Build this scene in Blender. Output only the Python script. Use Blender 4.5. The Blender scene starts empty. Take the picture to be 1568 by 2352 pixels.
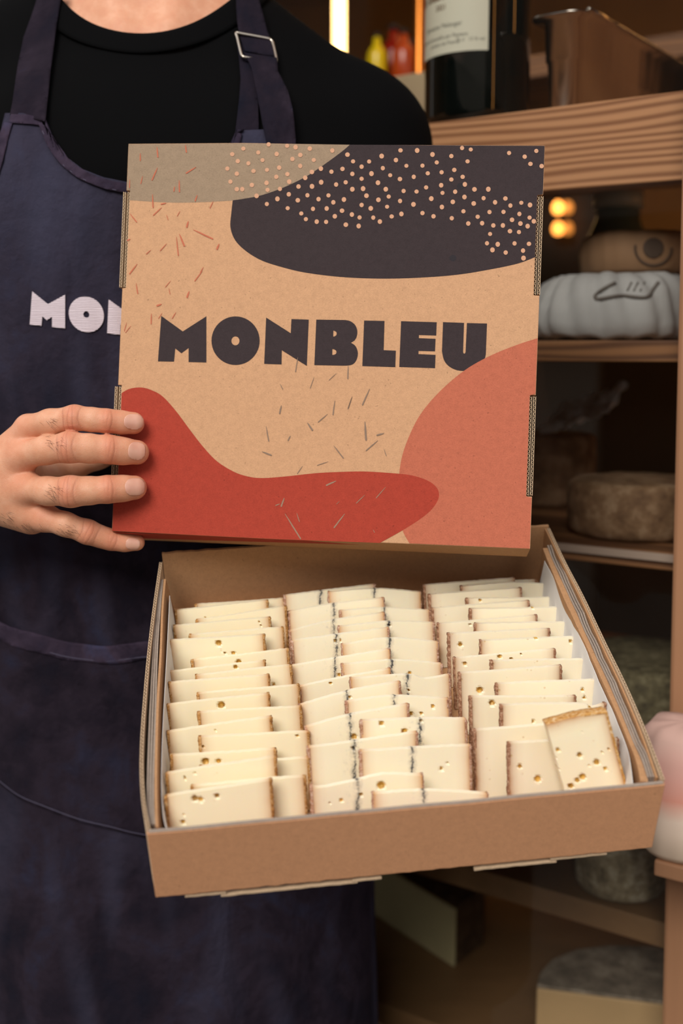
import bpy, bmesh, math, random
import numpy as np
from mathutils import Vector, Matrix, noise
from mathutils.geometry import delaunay_2d_cdt
from mathutils.bvhtree import BVHTree

random.seed(7)
rng = np.random.default_rng(7)
C = bpy.context.scene.collection
V = Vector

# ------------------------------------------------------------------ camera
F = 2650.0                      # focal length in pixels of the 1568 x 2352 frame
CAM = np.array([0.0, 0.0, 1.22])
PITCH = math.radians(8.1)
RGT = np.array([1.0, 0.0, 0.0])
FWD = np.array([0.0, math.cos(PITCH), -math.sin(PITCH)])
UPV = np.array([0.0, math.sin(PITCH), math.cos(PITCH)])
cam_data = bpy.data.cameras.new('camera')
cam = bpy.data.objects.new('camera', cam_data)
C.objects.link(cam)
cam.location = CAM
cam.rotation_euler = (math.pi / 2 - PITCH, 0, 0)
cam_data.sensor_fit = 'HORIZONTAL'
cam_data.sensor_width = 24.0
cam_data.lens = F / 1568 * 24.0
cam_data.clip_start = 0.02
cam_data.dof.use_dof = True
cam_data.dof.focus_distance = 0.81
cam_data.dof.aperture_fstop = 3.7
cam_data.dof.aperture_blades = 0
bpy.context.scene.camera = cam

# ------------------------------------------------------------------ world, sun, exposure
world = bpy.data.worlds.new('sky')
bpy.context.scene.world = world
world.use_nodes = True
bgn = world.node_tree.nodes['Background']
bgn.inputs[0].default_value = (0.97, 0.97, 1.0, 1)
bgn.inputs[1].default_value = 0.85
sd = bpy.data.lights.new('sun', 'SUN')
sd.energy = 3.0
sd.angle = math.radians(30)
sd.color = (1.0, 0.945, 0.87)
so = bpy.data.objects.new('sun', sd)
C.objects.link(so)
so.rotation_euler = V((0.30, 0.80, -0.60)).to_track_quat('-Z', 'Y').to_euler()
vs = bpy.context.scene.view_settings
vs.view_transform = 'Standard'
vs.look = 'None'
vs.gamma = 1.0
vs.use_curve_mapping = False
vs.exposure = 0.06
cyc = bpy.context.scene.cycles
cyc.use_denoising = True
cyc.max_bounces = 8
cyc.sample_clamp_indirect = 4.0

# ------------------------------------------------------------------ frame helpers
def ray(px, py):
    """direction of the line of sight through a photograph pixel (depth component 1)"""
    return RGT * ((px - 784) / F) - UPV * ((py - 1176) / F) + FWD
def pt(px, py, depth):
    return CAM + ray(px, py) * depth
def hit(px, py, p0, n):
    d = ray(px, py)
    return CAM + d * (np.dot(np.asarray(p0) - CAM, n) / np.dot(d, n))
def c2w(v):                      # camera vector (x right, y down, z forward) to world
    return RGT * v[0] - UPV * v[1] + FWD * v[2]
def unit(v):
    v = np.asarray(v, float)
    return v / np.linalg.norm(v)

# ------------------------------------------------------------------ object helpers
def root_of(o):
    while o.parent: o = o.parent
    return o
def thing(name, label, cat, loc, group=None):
    o = bpy.data.objects.new(name, None)
    C.objects.link(o)
    o.empty_display_size = 0.02
    o.location = V(loc)
    o['label'] = label; o['category'] = cat
    if group: o['group'] = group
    return o
def tag(o, label=None, cat=None, group=None, kind=None):
    for k, v in (('label', label), ('category', cat), ('group', group), ('kind', kind)):
        if v: o[k] = v
    return o
def mesh_of(name, verts, faces, smooth=False):
    m = bpy.data.meshes.new(name)
    m.from_pydata([tuple(map(float, v)) for v in verts], [], [tuple(map(int, f)) for f in faces])
    m.update()
    if smooth:
        m.polygons.foreach_set('use_smooth', [True] * len(m.polygons))
    return m
def obj(name, verts, faces, mat, parent=None, smooth=False, base=None, attrs=None, fix=True):
    """link a mesh given in world coordinates; the origin is its thing's base"""
    verts = np.asarray(verts, float).reshape(-1, 3)
    if parent is not None:
        b = np.array(root_of(parent).location)
    else:
        b = np.asarray(base, float) if base is not None else np.array([verts[:, 0].mean(), verts[:, 1].mean(), verts[:, 2].min()])
    m = mesh_of(name, verts - b, faces, smooth)
    if fix:
        bm = bmesh.new(); bm.from_mesh(m)
        bmesh.ops.recalc_face_normals(bm, faces=bm.faces)
        bm.to_mesh(m); bm.free()
    if attrs:
        for k, a in attrs.items():
            at = m.attributes.new(k, 'FLOAT', 'POINT')
            at.data.foreach_set('value', np.asarray(a, np.float32))
    if mat: m.materials.append(mat)
    o = bpy.data.objects.new(name, m)
    C.objects.link(o)
    if parent is None:
        o.location = V(b)
    else:
        o.parent = parent
    return o
def bevel(o, w, seg=2, ang=35):
    m = o.modifiers.new('bevel', 'BEVEL'); m.width = w; m.segments = seg
    m.limit_method = 'ANGLE'; m.angle_limit = math.radians(ang)
    return o

def tri_fill(outer, holes=(), step=None):
    """triangulate a 2-D outline with holes; step adds inner points so it can bend"""
    pts, edges = [], []
    for loop in [outer] + list(holes):
        loop = [tuple(p) for p in loop]
        if step:
            l2 = []
            for a, b in zip(loop, loop[1:] + loop[:1]):
                n = max(1, int(math.hypot(b[0] - a[0], b[1] - a[1]) / step))
                l2 += [(a[0] + (b[0] - a[0]) * i / n, a[1] + (b[1] - a[1]) * i / n) for i in range(n)]
            loop = l2
        s = len(pts)
        pts += loop
        edges += [(s + i, s + (i + 1) % len(loop)) for i in range(len(loop))]
    polys = [[tuple(p) for p in l] for l in [outer] + list(holes)]
    def inside(x, y):
        c = False
        for l in polys:
            for (x1, y1), (x2, y2) in zip(l, l[1:] + l[:1]):
                if (y1 > y) != (y2 > y) and x < (x2 - x1) * (y - y1) / (y2 - y1) + x1:
                    c = not c
        return c
    if step:
        xs = [p[0] for p in outer]; ys = [p[1] for p in outer]
        y = min(ys) + step * .5
        while y < max(ys):
            x = min(xs) + step * .5
            while x < max(xs):
                if inside(x, y): pts.append((x, y))
                x += step
            y += step
    r = delaunay_2d_cdt([V(p) for p in pts], edges, [], 0, 1e-7)
    vv = [tuple(v) for v in r[0]]
    ff = []
    for f in r[2]:
        cx = sum(vv[i][0] for i in f) / len(f); cy = sum(vv[i][1] for i in f) / len(f)
        if inside(cx, cy): ff.append(tuple(f))
    return vv, ff
def solid2d(vv, ff, top, bottom):
    """two sheets of the same triangulation joined along their open edges; top/bottom map (x, y) to 3-D"""
    n = len(vv)
    vs_ = [top(*p) for p in vv] + [bottom(*p) for p in vv]
    fs = [tuple(f) for f in ff] + [tuple(i + n for i in reversed(f)) for f in ff]
    cnt = {}
    for f in ff:
        for a, b in zip(f, f[1:] + f[:1]):
            k = (min(a, b), max(a, b)); cnt.setdefault(k, []).append((a, b))
    for k, l in cnt.items():
        if len(l) == 1:
            a, b = l[0]; fs.append((b, a, a + n, b + n))
    return vs_, fs
def smooth_curve(p, n=8, closed=False):
    """Catmull-Rom through the points"""
    p = [np.array(q, float) for q in p]
    out = []
    N = len(p)
    rngi = range(N if closed else N - 1)
    for i in rngi:
        if closed: a, b, c, d = p[i - 1], p[i], p[(i + 1) % N], p[(i + 2) % N]
        else: a, b, c, d = p[max(i - 1, 0)], p[i], p[i + 1], p[min(i + 2, N - 1)]
        for k in range(n):
            t = k / n
            out.append(.5 * ((2 * b) + (-a + c) * t + (2 * a - 5 * b + 4 * c - d) * t * t + (-a + 3 * b - 3 * c + d) * t ** 3))
    if not closed: out.append(p[-1])
    return out
class MB:
    """collects boxes, prisms and tubes to link as one mesh"""
    def __init__(s): s.v = []; s.f = []
    def add(s, v, f):
        k = len(s.v); s.v += [np.asarray(q, float) for q in v]; s.f += [tuple(i + k for i in q) for q in f]; return s
    def box(s, o, ax, ay, az):
        o, ax, ay, az = [np.asarray(q, float) for q in (o, ax, ay, az)]
        v = [o + ax * i + ay * j + az * k for k in (0, 1) for j in (0, 1) for i in (0, 1)]
        return s.add(v, [(0, 2, 3, 1), (4, 5, 7, 6), (0, 1, 5, 4), (2, 6, 7, 3), (0, 4, 6, 2), (1, 3, 7, 5)])
    def tube(s, path, r, n=8, caps=True, sx=1.0):
        path = [np.asarray(q, float) for q in path]
        rr = r if hasattr(r, '__len__') else [r] * len(path)
        prev = None; v = []
        for i, p in enumerate(path):
            t = unit(path[min(i + 1, len(path) - 1)] - path[max(i - 1, 0)])
            if prev is None:
                h = np.array([0, 0, 1.]) if abs(t[2]) < .9 else np.array([1., 0, 0])
                x = unit(np.cross(t, h))
            else:
                x = unit(prev - t * np.dot(prev, t))
            prev = x; y = np.cross(t, x)
            for k in range(n):
                a = 2 * math.pi * k / n
                v.append(p + (x * math.cos(a) * sx + y * math.sin(a)) * rr[i])
        f = [(i * n + k, i * n + (k + 1) % n, (i + 1) * n + (k + 1) % n, (i + 1) * n + k) for i in range(len(path) - 1) for k in range(n)]
        if caps:
            f.append(tuple(range(n))[::-1]); f.append(tuple(range((len(path) - 1) * n, len(path) * n)))
        return s.add(v, f)
    def lathe(s, o, prof, n=32, ax=(0, 0, 1), ux=(1, 0, 0)):
        o = np.asarray(o, float); ax = unit(ax); ux = unit(ux); uy = np.cross(ax, ux)
        v = []
        for r, h in prof:
            for k in range(n):
                a = 2 * math.pi * k / n
                v.append(o + ax * h + (ux * math.cos(a) + uy * math.sin(a)) * r)
        f = [(i * n + k, i * n + (k + 1) % n, (i + 1) * n + (k + 1) % n, (i + 1) * n + k) for i in range(len(prof) - 1) for k in range(n)]
        f.append(tuple(range(n))[::-1]); f.append(tuple(range((len(prof) - 1) * n, len(prof) * n)))
        return s.add(v, f)
    def build(s, name, mat, parent=None, **k): return obj(name, s.v, s.f, mat, parent, **k)

# ------------------------------------------------------------------ material helpers
def lin(r, g, b):
    return tuple((c / 255 / 12.92 if c <= 10 else ((c / 255 + .055) / 1.055) ** 2.4) for c in (r, g, b)) + (1,)
class Mat:
    def __init__(s, name, col=(.5, .5, .5, 1), rough=.6, **kw):
        s.m = bpy.data.materials.new(name); s.m.use_nodes = True
        s.t = s.m.node_tree; s.b = s.t.nodes['Principled BSDF']
        s.b.inputs['Base Color'].default_value = col
        s.b.inputs['Roughness'].default_value = rough
        for k, v in kw.items(): s.b.inputs[k.replace('_', ' ')].default_value = v
    def n(s, kind, **kw):
        x = s.t.nodes.new(kind)
        for k, v in kw.items(): setattr(x, k, v)
        return x
    def l(s, a, b): s.t.links.new(a, b)
    def coords(s, scale=(1, 1, 1)):
        if not hasattr(s, 'tc'): s.tc = s.n('ShaderNodeTexCoord')
        mp = s.n('ShaderNodeMapping'); mp.inputs['Scale'].default_value = scale
        s.l(s.tc.outputs['Object'], mp.inputs[0])
        return mp.outputs[0]
    def noise(s, scale, detail=4, rough=.55, stretch=(1, 1, 1), dist=0):
        x = s.n('ShaderNodeTexNoise')
        x.inputs['Scale'].default_value = scale; x.inputs['Detail'].default_value = detail
        x.inputs['Roughness'].default_value = rough; x.inputs['Distortion'].default_value = dist
        s.l(s.coords(stretch), x.inputs['Vector'])
        return x.outputs['Fac']
    def ramp(s, fac, stops):
        r = s.n('ShaderNodeValToRGB')
        while len(r.color_ramp.elements) < len(stops): r.color_ramp.elements.new(.5)
        for e, (p, c) in zip(r.color_ramp.elements, stops):
            e.position = p; e.color = c if hasattr(c, '__len__') else (c, c, c, 1)
        if fac is not None: s.l(fac, r.inputs[0])
        return r.outputs[0]
    def math(s, op, a, b=None, clamp=False):
        x = s.n('ShaderNodeMath', operation=op, use_clamp=clamp)
        for i, q in enumerate((a, b)):
            if q is None: continue
            if isinstance(q, (int, float)): x.inputs[i].default_value = q
            else: s.l(q, x.inputs[i])
        return x.outputs[0]
    def mix(s, fac, a, b, mode='MIX'):
        x = s.n('ShaderNodeMix', data_type='RGBA', blend_type=mode)
        for i, q in ((0, fac), (6, a), (7, b)):
            if isinstance(q, (int, float, tuple)): x.inputs[i].default_value = q
            else: s.l(q, x.inputs[i])
        return x.outputs[2]
    def attr(s, name):
        return s.n('ShaderNodeAttribute', attribute_name=name).outputs['Fac']
    def color(s, c): s.l(c, s.b.inputs['Base Color']); return s
    def bump(s, h, strength=.3, dist=.001):
        x = s.n('ShaderNodeBump'); x.inputs['Strength'].default_value = strength; x.inputs['Distance'].default_value = dist
        s.l(h, x.inputs['Height']); s.l(x.outputs[0], s.b.inputs['Normal']); return s
def paper_mat(name, rgb, var=.10, speck=True, rough=.85):
    """ink or plain kraft: fibrous mottling keeps showing through"""
    m = Mat(name, rough=rough)
    c = lin(*rgb)
    d = tuple(x * (1 - var * 1.6) for x in c[:3]) + (1,); h = tuple(min(1, x * (1 + var * 1.3)) for x in c[:3]) + (1,)
    n1 = m.noise(900, 4, .7, (1, 1, 2.0))
    n2 = m.noise(260, 3, .6)
    f = m.math('ADD', m.math('MULTIPLY', n1, .7), m.math('MULTIPLY', n2, .3))
    col = m.ramp(f, [(.36, d), (.5, c), (.64, h)])
    n4 = m.noise(9, 3, .5)
    col = m.mix(m.math('MULTIPLY', n4, .12), col, d)
    if speck:
        n3 = m.noise(520, 1, .3)
        s = m.ramp(n3, [(.72, 0.0), (.80, 1.0)])
        col = m.mix(m.math('MULTIPLY', s, .55), col, tuple(x * .45 for x in c[:3]) + (1,))
    m.color(col)
    m.bump(n1, .25, .0004)
    m.b.inputs['Specular IOR Level'].default_value = .25
    return m.m

# ================================================================== THE BOX LID
M_KRAFT = paper_mat('kraft_board', (194, 150, 114))
M_TRAYF = paper_mat('tray_board', (196, 144, 106))
M_KRAFT_IN = paper_mat('kraft_inside', (176, 134, 96))
M_EDGE = paper_mat('board_edge', (196, 170, 140), speck=False)
M_INK_DARK = paper_mat('ink_charcoal', (54, 44, 46), .12, speck=False)
M_INK_GREY = paper_mat('ink_greige', (148, 127, 105))
M_INK_RED = paper_mat('ink_brick_red', (162, 60, 44), .10)
M_INK_SALMON = paper_mat('ink_salmon', (180, 100, 76), .10)
M_INK_TICK_R = paper_mat('ink_rust_tick', (186, 104, 78), .06, speck=False)
M_INK_TICK_G = paper_mat('ink_grey_tick', (134, 112, 96), .06, speck=False)
M_INK_TICK_K = paper_mat('ink_stone_tick', (150, 120, 100), .06, speck=False)
M_INK_DOT = paper_mat('ink_free_dot', (200, 152, 122), .06, speck=False)
M_VOID = Mat('slot_dark', lin(20, 14, 10), .9).m

W_LID = 0.305
t_l = c2w(np.array([-0.51787943, -0.89596319, 2.80650409]) * W_LID) + CAM
ex_l = unit(c2w([0.9933501, 0.03869059, -0.10843712]))
ey_l = unit(c2w([-0.03939394, 0.99908801, -0.01647036])); ey_l = unit(ey_l - ex_l * ey_l.dot(ex_l))
en_l = unit(np.cross(ey_l, ex_l))
if en_l.dot(CAM - t_l) < 0: en_l = -en_l
def lid_uv(px, py):
    p = hit(px, py, t_l, en_l) - t_l
    return (p.dot(ex_l), p.dot(ey_l))
def lid_w(u, v, d=0.0):
    return t_l + ex_l * u + ey_l * v + en_l * d
corner = {k: lid_uv(*p) for k, p in dict(tl=(295, 330), tr=(1251, 334), br=(1217, 1261), bl=(257, 1220)).items()}
lid = thing('printed_carton', 'x', 'box lid', lid_w(*[(corner['bl'][i] + corner['br'][i]) / 2 for i in (0, 1)], -.02))
lid['label'] = 'upright kraft cardboard lid printed with charcoal, brick and salmon shapes and bold lettering'
TH = .0022
# slots: (side, top y, bottom y, depth of the notch in px)
def edge_x(side, y):
    (x0, y0), (x1, y1) = ((295, 330), (257, 1220)) if side == 'l' else ((1251, 334), (1217, 1261))
    return x0 + (x1 - x0) * (y - y0) / (y1 - y0)
slots = [('l', 437, 662), ('l', 884, 1112), ('r', 447, 679), ('r', 907, 1141)]
def face_outline(inset=0):
    o = [(295, 330), (560, 328), (800, 332), (1100, 333), (1251, 334)]
    for s in slots:
        if s[0] == 'r':
            o += [(edge_x('r', s[1]), s[1]), (edge_x('r', s[1]) - 13, s[1] + 1), (edge_x('r', s[2]) - 13, s[2] - 1), (edge_x('r', s[2]), s[2])]
    o += [(1217, 1261), (1000, 1251), (640, 1239), (257, 1220)]
    for s in reversed(slots):
        if s[0] == 'l':
            o += [(edge_x('l', s[2]), s[2]), (edge_x('l', s[2]) + 8, s[2] - 1), (edge_x('l', s[1]) + 8, s[1] + 1), (edge_x('l', s[1]), s[1])]
    return o
FO = [lid_uv(*p) for p in face_outline()]
vv, ff = tri_fill(FO)
vs_, fs_ = solid2d(vv, ff, lambda x, y: lid_w(x, y), lambda x, y: lid_w(x, y, -TH))
bevel(obj('top_panel', vs_, fs_, M_KRAFT, lid), .0005, 2, 60)
# side walls folded back from the face
DW = .044
def slab(a, b, c, d, nrm, th):
    """four corners plus a thickness along nrm"""
    a, b, c, d = [np.asarray(q, float) for q in (a, b, c, d)]
    v = [a, b, c, d] + [q + nrm * th for q in (a, b, c, d)]
    return v, [(0, 1, 2, 3), (7, 6, 5, 4), (0, 4, 5, 1), (1, 5, 6, 2), (2, 6, 7, 3), (3, 7, 4, 0)]
def wall_seg(p, q, z0, z1, inward, flare=0):
    (u0, v0), (u1, v1) = p, q
    return slab(lid_w(u0, v0, z0), lid_w(u1, v1, z0), lid_w(u1, v1, z1) + inward * -flare, lid_w(u0, v0, z1) + inward * -flare, inward, TH)
for side, inward, name in (('l', ex_l, 'side_wall'), ('r', -ex_l, 'side_wall')):
    mb = MB()
    ys = [330 if side == 'l' else 334] + [y for s in slots if s[0] == side for y in s[1:]] + [1220 if side == 'l' else 1261]
    for i, (a, b) in enumerate(zip(ys, ys[1:])):
        z0 = -.0002 if i % 2 == 0 else -.012
        mb.add(*wall_seg(lid_uv(edge_x(side, a), a), lid_uv(edge_x(side, b), b), z0, -DW, inward))
    mb.build(name, M_KRAFT, lid)
mb = MB().add(*wall_seg(corner['tl'], corner['tr'], -.0002, -DW, ey_l)); mb.build('side_wall', M_INK_DARK, lid)
b0 = lid_uv(257, 1220); b1 = lid_uv(1217, 1261)
mb = MB().add(*wall_seg(b0, b1, -.0002, -DW, -ey_l, .0062)); mb.build('bottom_flap', M_KRAFT_IN, lid)
# painted strip of the bottom fold
mb = MB(); o_ = -ey_l * -.0003
a = lid_uv(262, 1221); b = lid_uv(870, 1244)
v, f = slab(lid_w(*a, -.0006) + ey_l * .0004, lid_w(*b, -.0006) + ey_l * .0004, lid_w(*b, -.016) + ey_l * .0028, lid_w(*a, -.030) + ey_l * .0048, ey_l, .00005)
obj('printed_shape', v, f, M_INK_RED, lid)
def corrugated(A, B, wid, dep, th, pitch, mat, parent, name='corrugated_edge', liner=.00035, curve=None, bend=0.0):
    """strip of real corrugated board: two liners with a zigzag between; A->B along it, th across (wid), extruded along dep"""
    mb = MB()
    P = curve if curve is not None else [np.asarray(A, float), np.asarray(B, float)]
    P = [np.asarray(p, float) for p in P]
    seg = [np.linalg.norm(q - p) for p, q in zip(P, P[1:])]; L = sum(seg)
    cum = np.concatenate([[0], np.cumsum(seg)])
    def at(s):
        i = min(max(np.searchsorted(cum, s) - 1, 0), len(seg) - 1)
        t = (s - cum[i]) / seg[i]
        return P[i] * (1 - t) + P[i + 1] * t
    def wdir(s):
        t = unit(at(min(s + .004, L)) - at(max(s - .004, 0)))
        w = wid - t * np.dot(wid, t); return unit(w)
    dep = np.asarray(dep, float)
    for off in (0, th - liner):
        n = max(2, int(L / .006)); v = []; f = []
        for i in range(n + 1):
            s = L * i / n; p = at(s); w = wdir(s)
            v += [p + w * off, p + w * (off + liner), p + w * (off + liner) + dep, p + w * off + dep]
        for i in range(n):
            k = i * 4
            for a, b in ((0, 1), (1, 2), (2, 3), (3, 0)): f.append((k + a, k + b, k + 4 + b, k + 4 + a))
        f += [(3, 2, 1, 0), (n * 4, n * 4 + 1, n * 4 + 2, n * 4 + 3)]
        mb.add(v, f)
    n = max(2, int(L / pitch * 2)); v = []; f = []
    for i in range(n + 1):
        s = L * i / n; p = at(s); w = wdir(s)
        lo = liner * .5 + (th - liner * 1.9) * (i % 2)
        v += [p + w * lo, p + w * (lo + liner * .9), p + w * (lo + liner * .9) + dep, p + w * lo + dep]
    for i in range(n):
        k = i * 4
        for a, b in ((0, 1), (1, 2), (2, 3), (3, 0)): f.append((k + a, k + b, k + 4 + b, k + 4 + a))
    mb.add(v, f)
    return mb.build(name, mat, parent)
for side, y0, y1 in slots:
    sgn = 1 if side == 'l' else -1
    y0 += 3; y1 -= 3
    for off0, w in ((-8, 6), (2, 5.5)):
        if side == 'r': off0 = {-8: -14, 2: -5}[off0]
        a = lid_uv(edge_x(side, y0) + off0, y0); b = lid_uv(edge_x(side, y1) + off0, y1)
        corrugated(lid_w(*a, -.0009), lid_w(*b, -.0009), ex_l, -en_l * .012, .0019, .0031 if y0 > 800 or side == 'r' else .0024, M_EDGE, lid)
    mb = MB()
    a = lid_uv(edge_x(side, y0) + (-2 if side == 'l' else -9), y0); b = lid_uv(edge_x(side, y1) + (-2 if side == 'l' else -9), y1)
    v, f = slab(lid_w(*a, -.006), lid_w(*b, -.006), lid_w(b[0] + .0014, b[1], -.006), lid_w(a[0] + .0014, a[1], -.006), -en_l, .006)
    obj('slot_gap', v, f, M_VOID, lid)

# --- printing: thin ink layers on the face
LAYER = [0]
def ink(name, outer_px, mat, holes_px=(), parent=lid):
    LAYER[0] += 1
    d = .00003 + .00003 * min(LAYER[0], 10)
    outer = [lid_uv(*p) for p in outer_px]; holes = [[lid_uv(*p) for p in h] for h in holes_px]
    vv, ff = tri_fill(outer, holes)
    o = obj(name, [lid_w(x, y, d) for x, y in vv], ff, mat, parent, fix=False)
    return o
L = lambda pts, x0, y0, s: [(x0 + a / s, y0 + b / s) for a, b in pts]
notch_l = [(edge_x('l', 437) + 0.5, 437), (edge_x('l', 437) + 8.5, 438), (edge_x('l', 462) + 8.5, 460)]
ink('printed_shape', [(295.5, 331), (560, 329), (802, 332.5)] + [tuple(p) for p in smooth_curve([(803, 332), (785, 349), (740, 382), (700, 408), (650, 432), (600, 449), (560, 457), (530, 461), (450, 465), (380, 465), (300, 460)])] + notch_l[::-1][0:2] + [(291, 436)], M_INK_GREY)
dark = [tuple(p) for p in smooth_curve([(803, 332.5), (785, 348), (740, 381), (700, 407), (650, 431), (600, 448.5), (560, 456.5), (535, 460)], 5)] + \
       [tuple(p) for p in smooth_curve([(534, 462), (531, 490), (529, 522), (540, 552), (565, 577), (600, 598), (645, 613), (700, 626), (780, 636), (870, 640), (960, 638), (1050, 631), (1130, 618), (1190, 605), (1230, 590)], 5)]
dark += [(edge_x('r', 588) - 13.5, 588), (edge_x('r', 449) - 13.5, 448.5), (edge_x('r', 446) - .6, 446), (1250.4, 335)]
ink('printed_shape', dark, M_INK_DARK)
M_SMUDGE = paper_mat('ink_smudge', (44, 40, 44), .1, speck=False)
for cx0, cy0, rx0, ry0 in ((1040, 593, 8, 7.5), (1058, 428, 9, 8)):
    LAYER[0] = 2
    ink('ink_smudge', [(cx0 + rx0 * math.cos(k * .2618), cy0 + ry0 * math.sin(k * .2618)) for k in range(24)], M_SMUDGE)
# letters
A_ = (340, 700, 3.136); B_ = (800, 700, 3.336)
def circ(cx, cy, rx, ry, n=48): return [(cx + rx * math.cos(2 * math.pi * k / n), cy + ry * math.sin(2 * math.pi * k / n)) for k in range(n)]
LET = {}
LET['M'] = (L([(95, 80), (250, 192), (420, 83), (420, 416), (292, 413), (292, 312), (240, 350), (196, 315), (187, 410), (71, 408)], *A_), [])
LET['O'] = (L(circ(630, 259, 173.5, 175), *A_), [L(circ(629, 260, 29, 32, 28), *A_)])
LET['N'] = (L([(850, 92), (1027, 205), (1032, 103), (1157, 107), (1143, 441), (963, 328), (961, 430), (836, 426)], *A_), [])
LET['B'] = (L([(1211, 107)] + [tuple(p) for p in smooth_curve([(1415, 110), (1455, 118), (1490, 145), (1506, 185), (1503, 225), (1488, 255), (1460, 274)], 4)] + [tuple(p) for p in smooth_curve([(1463, 275), (1492, 296), (1509, 335), (1508, 375), (1492, 412), (1465, 433), (1420, 439)], 4)] + [(1197, 435)], *A_),
            [L([(1334, 187)] + [tuple(p) for p in smooth_curve([(1340, 187), (1354, 196), (1358, 208), (1354, 220), (1340, 229)], 3)] + [(1333, 229)], *A_), L([(1327, 320)] + [tuple(p) for p in smooth_curve([(1336, 320), (1351, 328), (1356, 340), (1351, 354), (1336, 361)], 3)] + [(1326, 361)], *A_)])
LET['L'] = (L([(120, 121), (276, 124), (270, 348), (363, 352), (359, 478), (106, 470)], *B_), [])
LET['E'] = (L([(403, 126), (676, 134), (672, 236), (540, 232), (539, 256), (667, 261), (663, 357), (537, 354), (536, 378), (667, 384), (663, 486), (389, 477)], *B_), [])
LET['U'] = (L([(724, 133), (885, 139), (878, 360)] + [(880, 370), (886, 375), (893, 372), (897, 360), (907, 140), (1061, 144)] + [tuple(p) for p in smooth_curve([(1052, 380), (1038, 432), (1005, 475), (950, 500), (885, 507), (820, 498), (764, 467), (730, 420), (716, 355)], 4)], *B_), [])
for k in 'MONBLEU':
    LAYER[0] = 3
    ink('printed_letter', LET[k][0], M_INK_DARK, LET[k][1])
LAYER[0] = 4
sal = [tuple(p) for p in smooth_curve([(1234, 777), (1190, 791), (1130, 815), (1075, 845), (1030, 880), (990, 920), (960, 960), (938, 1005), (924, 1045), (917, 1085), (917, 1130), (921, 1190), (925, 1220), (940, 1248)], 5)]
sal += [(1216, 1260), (edge_x('r', 1143) - .8, 1143), (edge_x('r', 1141) - 13.8, 1140), (edge_x('r', 908) - 13.8, 908), (edge_x('r', 905) - .8, 905)]
ink('printed_shape', sal, M_INK_SALMON)
red = [tuple(p) for p in smooth_curve([(279, 903), (298, 893), (325, 890), (350, 897), (374, 911), (404, 944), (436, 987), (468, 1028), (499, 1060), (538, 1084), (572, 1095), (605, 1098), (659, 1094), (723, 1087), (780, 1084), (840, 1083), (915, 1088), (950, 1093), (980, 1103), (998, 1115), (1007, 1129), (1006, 1147), (992, 1169), (968, 1190), (926, 1217), (872, 1247)], 5)]
red += [(640, 1238.5), (257.8, 1219.5), (edge_x('l', 1114) + .8, 1114), (edge_x('l', 1112) + 8.8, 1112), (edge_x('l', 903) + 8.8, 903)]
ink('printed_shape', red, M_INK_RED)
# dots
D1 = [(1000,68),(920,108),(960,158),(1036,174),(1107,96),(1138,151),(1240,107),(1315,48),(1376,58),(1353,143),(1410,114),(1478,68),(1507,150),(1409,193),(885,212),(953,249),(1073,229),(1170,221),(1258,205),(1237,271),(1317,252),(1330,306),(907,306),(1167,315),(1061,330),(953,360),(992,360),(1174,365),(1263,358),(1095,408),(1493,236),(1445,278),(1397,341),(1494,340),(1327,397),(1461,404),(1245,430),(1392,440),(1541,432),(1169,467),(1319,497),(1501,502),(1417,535),(1528,594),(1450,576),(1558,212),(1560,310),(1182,38)]
D2 = [(68,77),(171,105),(209,151),(62,221),(137,202),(318,152),(267,187),(403,115),(500,142),(531,76),(644,77),(748,104),(876,115),(949,60),(1008,70),(777,158),(986,151),(571,181),(680,180),(411,197),(896,209),(810,225),(716,232),(334,234),(204,236),(461,245),(267,269),(527,271),(621,256),(953,256),(876,274),(968,307),(378,296),(159,293),(94,308),(807,313),(705,328),(277,336),(204,340),(431,340),(552,352),(640,356),(816,365),(902,357),(1033,341),(1127,340),(300,384),(451,390),(42,382),(147,410),(381,412),(965,393),(1095,401),(740,404),(886,426),(528,420),(75,429),(1028,437),(1173,429),(1243,403),(1351,432),(1410,447),(1277,451),(619,443),(267,447),(440,459),(329,470),(812,461),(30,471),(134,486),(958,490),(1135,495),(1230,494),(1338,508),(680,502),(537,508),(201,512),(755,524),(471,525),(1055,527),(346,533),(253,532),(85,524),(879,537),(391,560),(26,562),(1407,533),(1288,548),(1436,558),(1345,573),(991,573),(1085,571),(1161,586),(1226,586),(1394,591),(160,581),(247,590),(1274,625),(1335,631),(1139,644),(1118,707),(1191,714),(1305,708),(1403,711),(1155,752),(1363,757),(1245,770),(1366,808),(1268,94),(1374,119),(1453,80),(1413,168),(1489,183)]
mb = MB()
for x, y in L(D1, 240, 320, 3.136) + L(D2, 740, 320, 2.958):
    rx = 5.0 + random.uniform(-.3, .4); ry = rx * random.uniform(.95, 1.12); n = 14
    ps = [lid_w(*lid_uv(x + rx * math.cos(2 * math.pi * k / n), y + ry * math.sin(2 * math.pi * k / n)), .00036) for k in range(n)]
    mb.add(ps, [tuple(range(n))])
mb.build('printed_dots', M_INK_DOT, lid, fix=False)['kind'] = 'stuff'
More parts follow.
